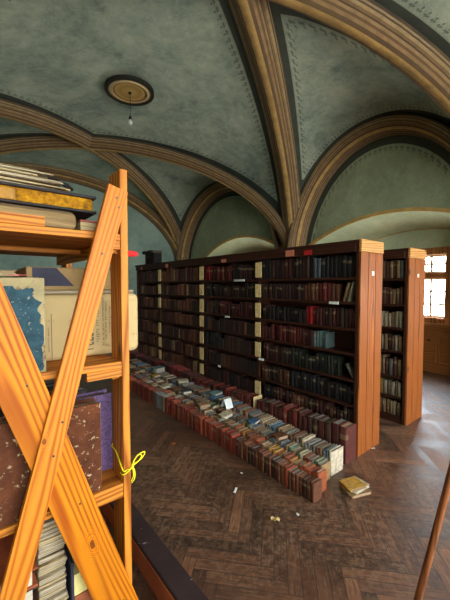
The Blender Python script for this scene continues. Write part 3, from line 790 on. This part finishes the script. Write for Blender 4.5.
for b,r,z in [(b,r,z) for b in range(4) for r,z in enumerate(lv)]:
    if True:
        y0=UPR[b]+(.055 if b==0 else .02); y1=UPR[b+1]-(.05 if b==3 else .02); y=y0+R.uniform(0,.01); k=0
        hmax=tops[r]-z-.012; hb=hmax*R.uniform(.78,.9); col=None; run=0; thb=.034
        while y<y1-.02:
            f=(y-y0)/(y1-y0); pal=zone(r,b,f)
            if pal is None: y+=.02; continue
            if run<=0: run=R.randint(3,10); thb=R.uniform(.034,.054) if b<1 else R.uniform(.028,.042); hb=hmax*R.uniform(.7,.95); col=None; 
            run-=1
            th=thb*R.uniform(.85,1.15); h=min(hmax,hb*R.uniform(.95,1.04)); 
            if y+th>y1: break
            c=pick(pal) if (col is None or R.random()<.45) else col
            if c not in [q for q,_ in pal]: c=pick(pal)
            col=c; xo=2.855+R.uniform(0,.014)
            if R.random()<.02: y+=R.uniform(.02,.06); continue
            if (b==0 and r<7) or (b==1 and r<5 and NSB<262):
                k+=1
                if True:
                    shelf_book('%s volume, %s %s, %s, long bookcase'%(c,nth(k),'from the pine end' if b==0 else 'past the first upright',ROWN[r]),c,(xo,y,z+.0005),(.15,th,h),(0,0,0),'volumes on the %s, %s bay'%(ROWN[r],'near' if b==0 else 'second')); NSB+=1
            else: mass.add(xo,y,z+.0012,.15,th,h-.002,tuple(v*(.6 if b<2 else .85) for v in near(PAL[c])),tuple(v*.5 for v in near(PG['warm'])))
            y+=th+R.uniform(.0005,.002)
# leaning ones in the gaps
for r,y,c,ang,h in ((1,1.69,'tan',.0,0),):
    pass
def leaning(r,y,c,h,th,a,label):
    o=shelf_book(label,c,(2.86,y,lv[r]+.001+ (0 if a>0 else th*sin(-a))),(.14,th,h),(a,0,0))
leaning(1,1.655,'cream',.19,.024,.3,'pale volume leaning towards the pine end on the second shelf down, nearer of the pair')
leaning(1,1.70,'tan',.185,.026,.3,'tan volume leaning towards the pine end on the second shelf down, behind the pale one')
leaning(4,1.588,'grey',.15,.022,-.55,'grey volume leaning steeply into the gap on the fifth shelf down by the pine end')
for r in (3,):
    pass
# second bookcase: aisle side, only the first stretch can be seen past the first bookcase
lv2=LV2[::-1]; tops2=[SOF]+[z-.03 for z in lv2]; NS2=0
for r,z in enumerate(lv2):
    y=1.59+.01; hmax=tops2[r]-z-.012; k=0; hb=hmax*R.uniform(.72,.9)
    while y<2.0:
        th=R.uniform(.03,.05); h=min(hmax,hb*R.uniform(.9,1.08)); k+=1
        c=pick([('tan',4),('brown',4),('cream',1.5),('dark brown',2),('grey',1)] if r<5 else [('tan',3),('cream',3),('ochre',.6)])
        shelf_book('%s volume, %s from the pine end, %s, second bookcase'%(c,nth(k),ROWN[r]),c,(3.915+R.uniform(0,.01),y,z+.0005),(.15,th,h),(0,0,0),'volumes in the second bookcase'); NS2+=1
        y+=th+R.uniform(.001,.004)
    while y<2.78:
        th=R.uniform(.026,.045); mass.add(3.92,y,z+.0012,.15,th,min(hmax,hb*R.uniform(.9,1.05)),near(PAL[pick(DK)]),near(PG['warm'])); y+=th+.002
mass.build('shelved_books','dense rows of old bound books on the far stretches of the bookcases','books')
print('books floor',NFL,'shelf',NSB,NS2)
# dark volumes standing and lying on top of the long bookcase, far end
y=5.72; k=0
for i in range(8):
    th=R.uniform(.04,.055); c=R.choice(['black','dark brown','maroon']); k+=1
    shelf_book('%s volume, %s of the upright set on top of the long bookcase'%(c,nth(k)),c,(2.89,y,TOP+.002),(.17,th,.20),(0,0,0),'volumes on top of the bookcase'); y+=th+.002
yb=5.70
for i in range(4):
    o=shelf_book('dark volume laid across the upright set on the bookcase top, %s of four'%nth(i+1),'black',(2.85,yb+.115,TOP+.2045),(.22,.05+.01*(i%2),.105),(PI/2,0,0),'volumes laid across the set'); yb+=.108

# ------------------------------------------------------------------ pine storage rack in the foreground
RK=thing('storage_rack','fresh pine storage rack with crossed braces, holding large old folios','rack',(.52,1.27,0))
PX0,PX1,PY0=.496,.526,1.264
def post(x0,x1,y0,y1,z1):
    m=MB(); m.box(x0,x1,y0,y1,0,z1); return m.build('post',M['pineZ'],RK,.002)
fp=post(PX0,PX1,PY0,PY0+.12,2.06); post(PX0,PX1,2.12,2.24,2.0)
post(-.80,-.77,PY0,PY0+.12,2.06); post(-.80,-.77,2.12,2.24,2.0)
for zt,nm in ((1.804,'top'),(1.297,'second'),(.797,'third'),(.27,'bottom')):
    for k in range(3):
        ya=PY0+.002+k*.318; boxpart('shelf_board',M['pineX'],RK,(-.768,PX0-.001,ya,ya+.312,zt-.026,zt),.002)
    boxpart('cleat',M['pineX'],RK,(.36 if zt<1.7 else .44,PX0-.001,PY0+.003,PY0+.028,zt-.06,zt-.027),.002)
    boxpart('side_cleat',M['pineY'],RK,(PX0-.03,PX0-.001,PY0+.03,2.23,zt-.075,zt-.027),.002)
    boxpart('batten',M['pineX'],RK,(-.768,PX0-.032,1.70,1.74,zt-.05,zt-.027),.002)
def brace(name,x0,z0,x1,z1,w,th,y0,y1,label,mat):
    """plank from (x0,z0) to (x1,z1); y0,y1: front face at both ends"""
    L=Vector((x1-x0,y1-y0,z1-z0)); n=L.length
    o=MB(); o.box(-w/2,w/2,0,th,-n/2,n/2)
    me=o.mesh(name,mat); ob=bpy.data.objects.new(name,me); C.objects.link(ob); ob.parent=RK
    zc=L.normalized(); xc=Vector((1,0,0)); yc=zc.cross(xc).normalized(); xc=yc.cross(zc)
    Mx=Matrix((xc,yc,zc)).transposed()
    ob.rotation_euler=Mx.to_euler(); ob.location=Vector(((x0+x1)/2,(y0+y1)/2,(z0+z1)/2))-worldloc(RK)
    b=ob.modifiers.new('bevel','BEVEL'); b.width=.002; b.segments=2
    ob['label']=label
    for q in (-.46,-.44,.44,.46):
        pass
    return ob
BL,BD=lin(212,124,18),lin(150,64,4)
M['brace']=wood('pine_brace_wide',BL,BD,'Z',1,.5,False,16,None,((.004,-.585,.05),))
M['brace2']=wood('pine_brace_narrow',lin(208,124,36),lin(168,84,16),'Z',1,.5,False,22,None,((-.028,.02,.022),))
bB=brace('brace',.547,.06,-.203,2.3,.137,.024,PY0-.025,PY0-.025,'wide pine brace running up from the post foot',M['brace'])
bA=brace('brace',-.024,.12,.480,1.975,.077,.024,PY0-.051,PY0-.030,'narrow pine brace crossing in front of the wide one',M['brace2'])
def nail(x,y,z,r=.004):
    m=MB(); m.tube([(x,y,z),(x,y-.0025,z)],r,10); m.build('nail',M['nail'],RK)
for x,z in ((.470,1.935),(.478,1.90),(.412,1.72)): nail(x,PY0-.031-(1.975-z)*.011,z)
# A/B crossing and lower nails
def onB(z): return .547+(-.203-.547)*(z-.06)/(2.3-.06)
def onA(z): return -.024+(.480+.024)*(z-.12)/(1.975-.12)
for z in (1.13,1.02): nail(onA(z)+.01,PY0-.0525,z)
for z in (1.27,.80,.33): nail(onB(z)+.02,PY0-.025,z)
pg=thing('red_peg','red plastic handle sticking out beside the top of the rack post','handle',(0.5340,1.33,1.73))
m=MB(); m.tube([(0.5280,1.33,1.738),(0.5640,1.335,1.738),(0.5890,1.34,1.738),(0.6010,1.342,1.738)],[.010,.013,.012,.006],12); m.tube([(0.5340,1.33,1.738),(0.5345,1.36,1.738)],.006,8); m.build('grip',M['redplastic'],pg)
# yellow string round the post
st=thing('string_tie','yellow string knotted round the rack post in a loose bow','string',(.52,1.26,.83))
def strand(name,pts,r=.003):
    P=[Vector(p) for p in pts]; P=[P[0]*2-P[1]]+P+[P[-1]*2-P[-2]]; out=[]
    for i in range(1,len(P)-2):
        for k in range(6):
            u=k/6; a_,b_,c_,d_=P[i-1],P[i],P[i+1],P[i+2]
            out.append(.5*((2*b_)+(c_-a_)*u+(2*a_-5*b_+4*c_-d_)*u*u+(3*b_-a_-3*c_+d_)*u**3))
    out.append(P[-2]); m=MB(); m.tube(out,r,7); m.build(name,M['yellowstring'],st)
strand('binding',[(0.4910,1.389,.905),(0.4910,1.33,.90),(0.4910,1.259,.853),(0.5090,1.2585,.85),(0.5310,1.2595,.853),(0.5315,1.33,.87),(0.5310,1.389,.90),(0.5090,1.3895,.915),(0.4910,1.389,.905)],.0026)
strand('binding',[(0.4915,1.29,.83),(0.4910,1.2585,.835),(0.5190,1.258,.845),(0.5330,1.258,.868)],.0026)
strand('loop',[(0.5300,1.256,.865),(0.5440,1.25,.895),(0.5690,1.247,.908),(0.5810,1.247,.903),(0.5640,1.25,.88),(0.5340,1.256,.866)],.0028)
strand('loop',[(0.5300,1.256,.862),(0.5350,1.25,.885),(0.5510,1.245,.905),(0.5650,1.243,.895),(0.5490,1.25,.872),(0.5310,1.256,.860)],.0026)
strand('tail',[(0.5300,1.256,.862),(0.5380,1.252,.83),(0.5350,1.25,.808),(0.5260,1.256,.79)],.0026)
strand('tail',[(0.5300,1.256,.858),(0.5320,1.252,.822),(0.5220,1.252,.80)],.0024)

# ------------------------------------------------------------------ contents of the rack
def mottled(name,base,flake,amt,scale=18,third=None):
    m,nt,p=newmat(name); t=NT(nt); tc=t.n('TexCoord')
    n=t.noise(tc.outputs['Object'],scale,6,.7,.4); n2=t.noise(tc.outputs['Object'],scale*.3,4); n3=t.noise(tc.outputs['Object'],scale*2.2,5,.75)
    c=t.mix(t.ramp(n2,[(.35,(0,0,0)),(.7,(.8,.8,.8))]),base,third or tuple(v*.55 for v in base))
    c=t.mix(t.ramp(n,[(amt,(0,0,0)),(amt+.05,(.85,.85,.85))]),c,flake)
    c=t.mix(t.ramp(n3,[(.64,(0,0,0)),(.72,(.8,.8,.8))]),c,tuple(v*.5 for v in base))
    t.l(c,p.inputs['Base Color']); p.inputs['Roughness'].default_value=.85; p.inputs['Specular IOR Level'].default_value=.15; t.bump(n,.25,p,.004); return m
M['bluecover']=mottled('peeling_blue_paper',lin(52,80,90),lin(156,150,130),.6,70,lin(28,46,56))
M['browncover']=mottled('scuffed_brown_leather',lin(98,54,32),lin(184,160,124),.585,44,lin(54,28,18))
M['parch']=mottled('parchment',lin(196,170,120),lin(160,132,86),.58,9,lin(178,152,106))
M['tanboard']=mottled('tan_board',lin(168,136,90),lin(136,104,64),.6,9)
M['bareboard']=mottled('torn_parchment',lin(168,150,110),lin(112,86,56),.55,30)
def purplemat():
    m,nt,p=newmat('embossed_purple'); t=NT(nt); tc=t.n('TexCoord')
    v=t.n('TexVoronoi',feature='DISTANCE_TO_EDGE'); v.inputs['Scale'].default_value=28; t.l(tc.outputs['Object'],v.inputs['Vector'])
    w=t.n('TexWave',wave_type='RINGS'); w.inputs['Scale'].default_value=9; w.inputs['Distortion'].default_value=16; w.inputs['Detail Scale'].default_value=3; t.l(tc.outputs['Object'],w.inputs['Vector'])
    f=t.ramp(w.outputs[0],[(.3,(0,0,0)),(.5,(1,1,1))])
    t.l(t.mix(f,lin(82,58,98),lin(104,76,118)),p.inputs['Base Color']); p.inputs['Roughness'].default_value=.5; t.bump(f,.4,p,.003); return m
M['purple']=purplemat()
def giltmat():
    m,nt,p=newmat('gilt_edges'); t=NT(nt); tc=t.n('TexCoord')
    n=t.noise(tc.outputs['Object'],30,5,.7)
    t.l(t.ramp(n,[(.3,lin(60,34,0)),(.5,lin(150,98,0)),(.7,lin(206,150,4))]),p.inputs['Base Color']); p.inputs['Roughness'].default_value=.7; p.inputs['Specular IOR Level'].default_value=.15; return m
M['gilt']=giltmat()
def layers(name,a,b,c,per=220.0,wob=.02):
    m,nt,p=newmat(name); t=NT(nt); tc=t.n('TexCoord'); sp=t.n('SeparateXYZ'); t.l(tc.outputs['Object'],sp.inputs[0])
    n=t.noise(tc.outputs['Object'],6,3)
    z=t.math('ADD',sp.outputs[2],t.math('MULTIPLY',n,wob)); s=t.math('MULTIPLY',z,per)
    cv=t.n('CombineXYZ'); t.l(s,cv.inputs[2]); t.l(t.math('MULTIPLY',sp.outputs[0],2.0),cv.inputs[0]); t.l(t.math('MULTIPLY',sp.outputs[1],2.0),cv.inputs[1])
    f=t.noise(cv.outputs[0],1,3)
    t.l(t.ramp(f,[(.3,c),(.48,b),(.65,a)]),p.inputs['Base Color']); p.inputs['Roughness'].default_value=.9; return m
M['papers']=layers('yellowed_paper_edges',lin(190,172,130),lin(150,126,88),lin(76,56,36))
M['greypapers']=layers('grey_paper_edges',lin(186,172,142),lin(140,120,94),lin(74,58,44),240)
M['darkleather']=plain('dark_leather',lin(38,30,30),.6,.3,20)
M['paleyellow']=plain('pale_yellow_card',lin(226,208,132),.8,.1)
M['violetgrey']=plain('violet_grey_label',lin(52,50,64),.7,.15)
M['orangebook']=plain('rust_cover',lin(150,84,52),.7,.2)
S1,S2,S3,S4=1.8045,1.2975,.7975,.2705
def bookblock(b,y0,y1,x0,x1,z0,z1,m,inset): m.box(x0,x1,y0,y1,z0,z1)
# --- second shelf: big blue folio
t=thing('blue_folio','large upright folio with peeling blue cover and torn parchment edges on the second rack shelf','folio',(.06,1.275,S2))
def ragged(x0,x1,z0,z1,y0,y1,seed,amp,n=26,sides='TR'):
    """a board whose top and one side are torn"""
    rr=random.Random(seed); ph=[rr.uniform(0,6) for _ in range(5)]; n=60
    def tear(u): return amp*max(0,.35+.3*sin(7*u+ph[0])+.25*sin(17*u+ph[1])+.18*sin(41*u+ph[2])+.12*rr.uniform(-1,1))
    P=[(x0,z0),(x1-tear(0),z0)]
    for i in range(1,n): P.append((x1-tear(i/n)*(.4+1.6*(i/n)**2),z0+(z1-z0)*i/n*.97))
    for i in range(1,n): P.append((x1-amp*1.2-(x1-x0-amp)*i/n,z1-tear(2+i/n)))
    P.append((x0,z1)); m=MB(); k=len(P)
    m.face([(x,y0,z) for x,z in P]); m.face([(x,y1,z) for x,z in P][::-1])
    for i in range(k):
        j=(i+1)%k; m.face([(P[j][0],y0,P[j][1]),(P[i][0],y0,P[i][1]),(P[i][0],y1,P[i][1]),(P[j][0],y1,P[j][1])])
    return m
boxpart('front_board',M['bareboard'],t,(-.14,.228,1.279,1.289,S2,1.628),.004)
o=ragged(-.14,.222,S2+.005,1.600,1.2765,1.2788,3,.022).build('blue_facing',M['bluecover'],t); o['label']='peeling blue cover paper'
boxpart('page_block',M['papers'],t,(-.14,.219,1.290,1.372,S2+.005,1.622),.006)
boxpart('back_board',M['bareboard'],t,(-.14,.228,1.373,1.382,S2,1.632),.004)
t=thing('loose_papers','loose yellowed papers with a pink slip lying on top of the blue folio','papers',(.08,1.33,1.633))
m=MB()
for i in range(6):
    dx=R.uniform(-.02,.02); m.box(-.12+dx,.15+dx*.5,1.285+i*.004,1.37-R.uniform(0,.01),1.6335+i*.0035,1.6355+i*.0035)
m.build('sheets',M['papers'],t)
boxpart('pink_slip',plain('pink_slip',lin(206,92,92),.7,.1),t,(.12,.178,1.288,1.33,1.6365,1.6385),.001)
# --- parchment wrapped bundle with printed face
t=thing('parchment_bundle','thick parchment covered volume lying past the post, with faded print on its edge','folio',(.35,1.6,S2))
m=MB(); m.box(.205,.645,1.425,1.84,S2+.001,1.567); o=m.build('wrapper',M['parch'],t); bv=o.modifiers.new('bevel','BEVEL'); bv.width=.028; bv.segments=4; bv.limit_method='ANGLE'
for f in o.data.polygons: f.use_smooth=False
ink=plain('faded_ink',lin(92,80,66),.9,.1)
rr=random.Random(5)
def glyphs(x,w,z0,z1,step,fill):
    z=z0; m=MB()
    while z<z1:
        h=step*rr.uniform(.5,.85)
        if rr.random()<fill:
            m.box(x,x+w*rr.uniform(.7,1),1.4235,1.4248,z,z+h*.3)
            m.box(x,x+w*.18,1.4235,1.4248,z,z+h)
            if rr.random()<.6: m.box(x+w*.75,x+w*.95,1.4235,1.4248,z+h*.1,z+h)
        z+=step
    m.build('printed_lettering',ink,t)
glyphs(.405,.032,1.33,1.52,.019,.97); glyphs(.448,.012,1.36,1.53,.010,.93); glyphs(.474,.006,1.345,1.55,.007,.85); glyphs(.486,.006,1.37,1.53,.007,.9); glyphs(.502,.005,1.39,1.52,.006,.85)
glyphs(.262,.004,1.34,1.43,.009,.95); m=MB(); m.box(.2735,.2755,1.4235,1.4248,1.31,1.49); m.build('printed_rule',ink,t)
t=thing('tan_folio','tan folio with a dark corner label lying on the parchment volume','folio',(.33,1.6,1.568))
boxpart('lower_board',M['greypapers'],t,(.19,.62,1.43,1.83,1.5685,1.582),.003)
boxpart('body',M['tanboard'],t,(.195,.60,1.44,1.82,1.583,1.675),.006)
m=MB(); m.face([(.215,1.4385,1.672),(.215,1.4385,1.60),(.365,1.4385,1.60),(.30,1.4385,1.672)],0); m.face([(.215,1.4395,1.672),(.30,1.4395,1.672),(.365,1.4395,1.60),(.215,1.4395,1.60)]); m.build('corner_label',M['violetgrey'],t)
# rear clutter on second shelf behind
t=thing('dark_folio','dark leather folio lying at the back of the second rack shelf','folio',(-.2,1.9,S2))
boxpart('cover',M['darkleather'],t,(-.55,.15,1.60,2.05,S2+.001,1.42),.006); boxpart('page_block',M['papers'],t,(-.54,.152,1.596,2.04,S2+.012,1.41),.002)
# --- top shelf
t=thing('gilt_album','black album with gilt page edges and a brass clasp, lying on the top rack shelf','album',(.1,1.4,1.876))
boxpart('lower_cover',M['darkleather'],t,(-.5,.415,1.292,1.63,1.877,1.887),.003)
boxpart('page_block',M['gilt'],t,(-.49,.402,1.300,1.62,1.8875,1.932),.003)
boxpart('upper_cover',M['darkleather'],t,(-.5,.415,1.292,1.63,1.9325,1.943),.003)
o=boxpart('clasp',plain('brass_clasp',lin(150,104,28),.5,.3,30),t,(.075,.150,1.285,1.2915,1.885,1.924),.003); 
t=thing('folded_packet','thick packet of yellowed folded paper under the gilt album','packet',(.1,1.4,S1))
m=MB(); m.box(-.45,.345,1.285,1.63,S1,1.876); o=m.build('sheets',layers('brown_paper_edges',lin(158,132,90),lin(126,100,64),lin(74,54,34),90),t); bv=o.modifiers.new('bevel','BEVEL'); bv.width=.03; bv.segments=4
t=thing('wood_lath','short pine lath lying on the front edge of the top rack shelf','lath',(.1,1.27,S1)); boxpart('lath',M['pineX'],t,(-.3,.232,1.266,1.282,S1,S1+.034),.002)
t=thing('small_red_book','small book with a red cover at the end of the top rack shelf','book',(.39,1.35,S1))
boxpart('lower_cover',M['orangebook'],t,(.352,.43,1.285,1.42,S1,S1+.006),.002); boxpart('page_block',M['papers'],t,(.353,.424,1.288,1.415,S1+.0062,S1+.036),.002); o=boxpart('upper_cover',plain('dull_red_cover',lin(150,70,60),.7,.2),t,(.352,.43,1.285,1.42,S1+.0363,S1+.043),.002)
zz=1.9435; 
PAM=[(.36,.010,'greypapers','grey'),(.33,.011,'papers','yellowed'),(.30,.013,'greypapers','grey'),(.22,.008,'papers','yellowed'),(.27,.008,'greypapers','grey')]
for i,(xe,h,mt,cl) in enumerate(PAM):
    t=thing('paper_pamphlet','%s pamphlet lying %s on the gilt album'%(cl,('lowest','second','third','fourth','topmost')[i]),'pamphlet',(.05,1.4,zz),'pamphlets on the gilt album')
    m=MB(); a=R.uniform(-.02,.02); m.hexa([(-.5,1.30+a,zz),(xe,1.305-a,zz),(xe-.01,1.58,zz),(-.5,1.6,zz),(-.5,1.302+a,zz+h),(xe-.004,1.307-a,zz+h*.7),(xe-.012,1.58,zz+h*.7),(-.5,1.6,zz+h)]); m.build('sheets',M[mt],t,.002)
    boxpart('wrapper',M['greypapers' if i%2 else 'papers'],t,(-.5,xe-.05,1.303,1.595,zz+h+.0002,zz+h+.0012),0); zz+=h+.0018
t=thing('black_strap','black leather strap end curled on the pamphlets','strap',(.33,1.33,zz))
m=MB(); m.tube([(.24,1.34,1.995),(.285,1.33,1.985),(.315,1.32,1.972),(.335,1.33,1.9635),(.325,1.36,1.9625)],[.006,.007,.009,.007,.004],8); m.build('strap',M['black'],t)
# --- third shelf: brown folio, purple album, others behind
t=thing('brown_folio','huge upright folio in scuffed brown leather on the third rack shelf','folio',(.1,1.28,S3))
boxpart('front_board',M['browncover'],t,(-.2,.412,1.275,1.287,S3,1.147),.004)
boxpart('page_block',M['papers'],t,(-.2,.418,1.288,1.345,S3+.006,1.135),.008)
boxpart('back_board',M['browncover'],t,(-.2,.412,1.346,1.358,S3,1.147),.004)
t=thing('purple_album','upright purple album with embossed scrollwork behind the brown folio','album',(.4,1.42,S3))
boxpart('front_board',M['purple'],t,(.33,.500,1.40,1.41,S3,1.135),.004); boxpart('page_block',M['papers'],t,(.335,.49,1.411,1.462,S3+.006,1.125),.004); boxpart('back_board',M['purple'],t,(.33,.500,1.463,1.473,S3,1.135),.004)
yy=1.50
for i in range(6):
    th=R.uniform(.05,.075); hh=R.uniform(.22,.31); c=('dark brown','black','slate blue','maroon','dark brown','black')[i]
    floor_book('%s upright folio behind the purple album, %s from the front'%(c,nth(i+1)),c,'grey',(.06,yy,S3),(.40,th,hh),(0,0,0),1,'folios behind the purple album'); yy+=th+.003
# --- bottom shelf: newspapers, boxes
z=S4; i=0
while z<.73:
    h=R.uniform(.009,.017); xe=.283+R.uniform(-.006,.006); y0=1.30+R.uniform(-.012,.012); i+=1
    t=thing('newspaper_bundle','folded yellowed newspaper bundle in the pile on the bottom rack shelf, %s from the bottom'%nth(i),'newspaper',(.2,1.5,z),'newspaper pile')
    m=MB(); m.box(.19,xe,y0,1.72,z,z+h); o=m.build('folded_sheets',M['greypapers' if i%3 else 'papers'],t); bv=o.modifiers.new('bevel','BEVEL'); bv.width=h*.3; bv.segments=2
    z+=h+.0008
t=thing('document_box','open brown document box with a pale yellow pad on the bottom rack shelf','box',(.45,1.36,S4))
boxpart('side_wall',M['violetgrey'],t,(.293,.303,1.275,1.60,S4,.56),.002); boxpart('side_wall',M['violetgrey'],t,(.383,.393,1.275,1.60,S4,.56),.002); boxpart('front_wall',M['orangebook'],t,(.3035,.3825,1.275,1.283,S4,.42),.002); boxpart('pad',M['paleyellow'],t,(.3045,.3815,1.284,1.59,S4,.50),.002)
t=None
z=S4
for i,(c,pgc) in enumerate((('rust orange','light'),('brown','light'),('tan','warm'),('dark brown','light'),('rust orange','light'))):
    th=.067; floor_book('%s book lying flat beside the newspaper pile, %s from the bottom'%(c,nth(i+1)),c,pgc,(-.15,1.275+.30,z),(.333,th,.30),(PI/2,0,0),1,'books beside the newspaper pile'); z+=th+.001

# ------------------------------------------------------------------ beam, pole, scraps on the floor
t=thing('floor_timber','old squared timber with worn dark top lying on the floor behind the rack','timber',(.95,2.0,0))
def tim(z0,z1,a,b,mat,name):
    m=MB(); m.box(a,b,.55,3.3,z0,z1); return m.build(name,mat,t,.008)
M['redtimber']=mottled('worn_red_timber',lin(184,100,60),lin(210,176,150),.64,18,lin(128,66,42))
tim(0,.128,.735,.858,M['redtimber'],'beam'); tim(.1285,.15,.737,.856,mottled('worn_dark_top',lin(66,50,48),lin(170,160,150),.66,16),'top_plank')
t=thing('wooden_pole','slender brown wooden pole leaning up from the floor beside the lit parquet','pole',(1.82,.58,0))
def px(x,y,d): 
    lat=(x-225)/325*d; return Vector((.631*d+.776*lat,.776*d-.631*lat,1.6-(y-286)/325*d))
a=px(428,604,1.45); b=px(451,502,1.45); dv=(b-a).normalized(); a=a-dv*(a.z-.03)/dv.z
m=MB(); top=a+dv*1.75; m.tube([a,a+dv*.9,top],[.0155,.0155,.014],14); m.build('shaft',M['darkpole'] if 'darkpole' in M else wood('pole_wood',lin(150,88,48),lin(96,52,28),'Z',1,.5,False),t)
m=MB(); m.tube([a-dv*.03,a+dv*.05],[.0165,.0168],14); m.build('ferrule',M['black'],t)
for i,(x,y,s,sh) in enumerate(((124/450*130+200,160/519*150+450,.035,'strip'),(267/450*130+200,268/519*150+450,.03,'crumpled'),(300,522,.012,'tiny'),(242,478,.012,'tiny'),(358,398,.02,'tiny'),(376,452,.02,'tiny'),(172,447,.02,'orange'))):
    d=325*1.6/(y-286); q=px(x,y,d); q.z=0
    lb={'strip':'small white strip of paper on the dark parquet','crumpled':'crumpled cream paper scrap on the dark parquet','orange':'tiny orange scrap on the parquet beside the front floor row'}.get(sh,'tiny pale paper scrap on the parquet, %s of the specks'%nth(i+1))
    bm=bmesh.new(); n=7; ang=R.uniform(0,3)
    g=MB(); rows=[]
    for u in range(n):
        rows.append([(q.x+cos(ang)*(u/(n-1)-.5)*s*2-sin(ang)*(v/4-.5)*s*(.5 if sh=='strip' else 1.2), q.y+sin(ang)*(u/(n-1)-.5)*s*2+cos(ang)*(v/4-.5)*s*(.5 if sh=='strip' else 1.2), .002+R.uniform(0,.008 if sh!='crumpled' else .018)) for v in range(5)])
    bm.free(); g.grid(rows,0,None,False)
    o=g.build('paper_scrap',M['cream'] if sh=='crumpled' else (plain('orange_scrap',lin(214,120,50)) if sh=='orange' else M['white']),None,0,0,(q.x,q.y,0)); tag(o,lb,'scrap','paper scraps on the floor')
    so=o.modifiers.new('solid','SOLIDIFY'); so.thickness=.0006


# ------------------------------------------------------------------ camera, sky
cam=bpy.data.cameras.new('camera'); co=bpy.data.objects.new('camera',cam); C.objects.link(co)
cam.sensor_fit='VERTICAL'; cam.sensor_height=24; cam.lens=24*325/600; cam.clip_start=.02
pitch=math.atan(14/325); az=math.atan2(.776,.631)
co.location=(0,0,1.6); co.rotation_euler=(PI/2-pitch,0,az-PI/2)
bpy.context.scene.camera=co
w=bpy.data.worlds.new('sky'); bpy.context.scene.world=w; w.use_nodes=True; nt=w.node_tree; t=NT(nt)
bg=[n for n in nt.nodes if n.type=='BACKGROUND'][0]
tc=t.n('TexCoord'); sp=t.n('SeparateXYZ'); t.l(tc.outputs['Generated'],sp.inputs[0])
col=t.ramp(t.math('MULTIPLY_ADD',sp.outputs[2],.5,.5),[(.40,lin(196,194,184)),(.5,lin(240,242,240)),(.62,lin(236,240,244)),(1,lin(190,208,232))])
skygain=t.ramp(sp.outputs[0],[(.35,(.52,.52,.52)),(.6,(1,1,1))])     # sky kept brighter towards the window wall, shaped to strengthen the floor sheen
col=t.mix(1.0,col,skygain,'MULTIPLY')
t.l(col,bg.inputs[0]); bg.inputs[1].default_value=15.0
sc=bpy.context.scene
sc.view_settings.view_transform='Standard'; sc.view_settings.look='None'; sc.view_settings.exposure=2.0; sc.view_settings.gamma=1; sc.view_settings.use_curve_mapping=False
sc.cycles.use_denoising=True; sc.cycles.max_bounces=10; sc.cycles.diffuse_bounces=6; sc.cycles.transparent_max_bounces=8
sc.cycles.caustics_reflective=False; sc.cycles.caustics_refractive=False; sc.cycles.sample_clamp_indirect=8
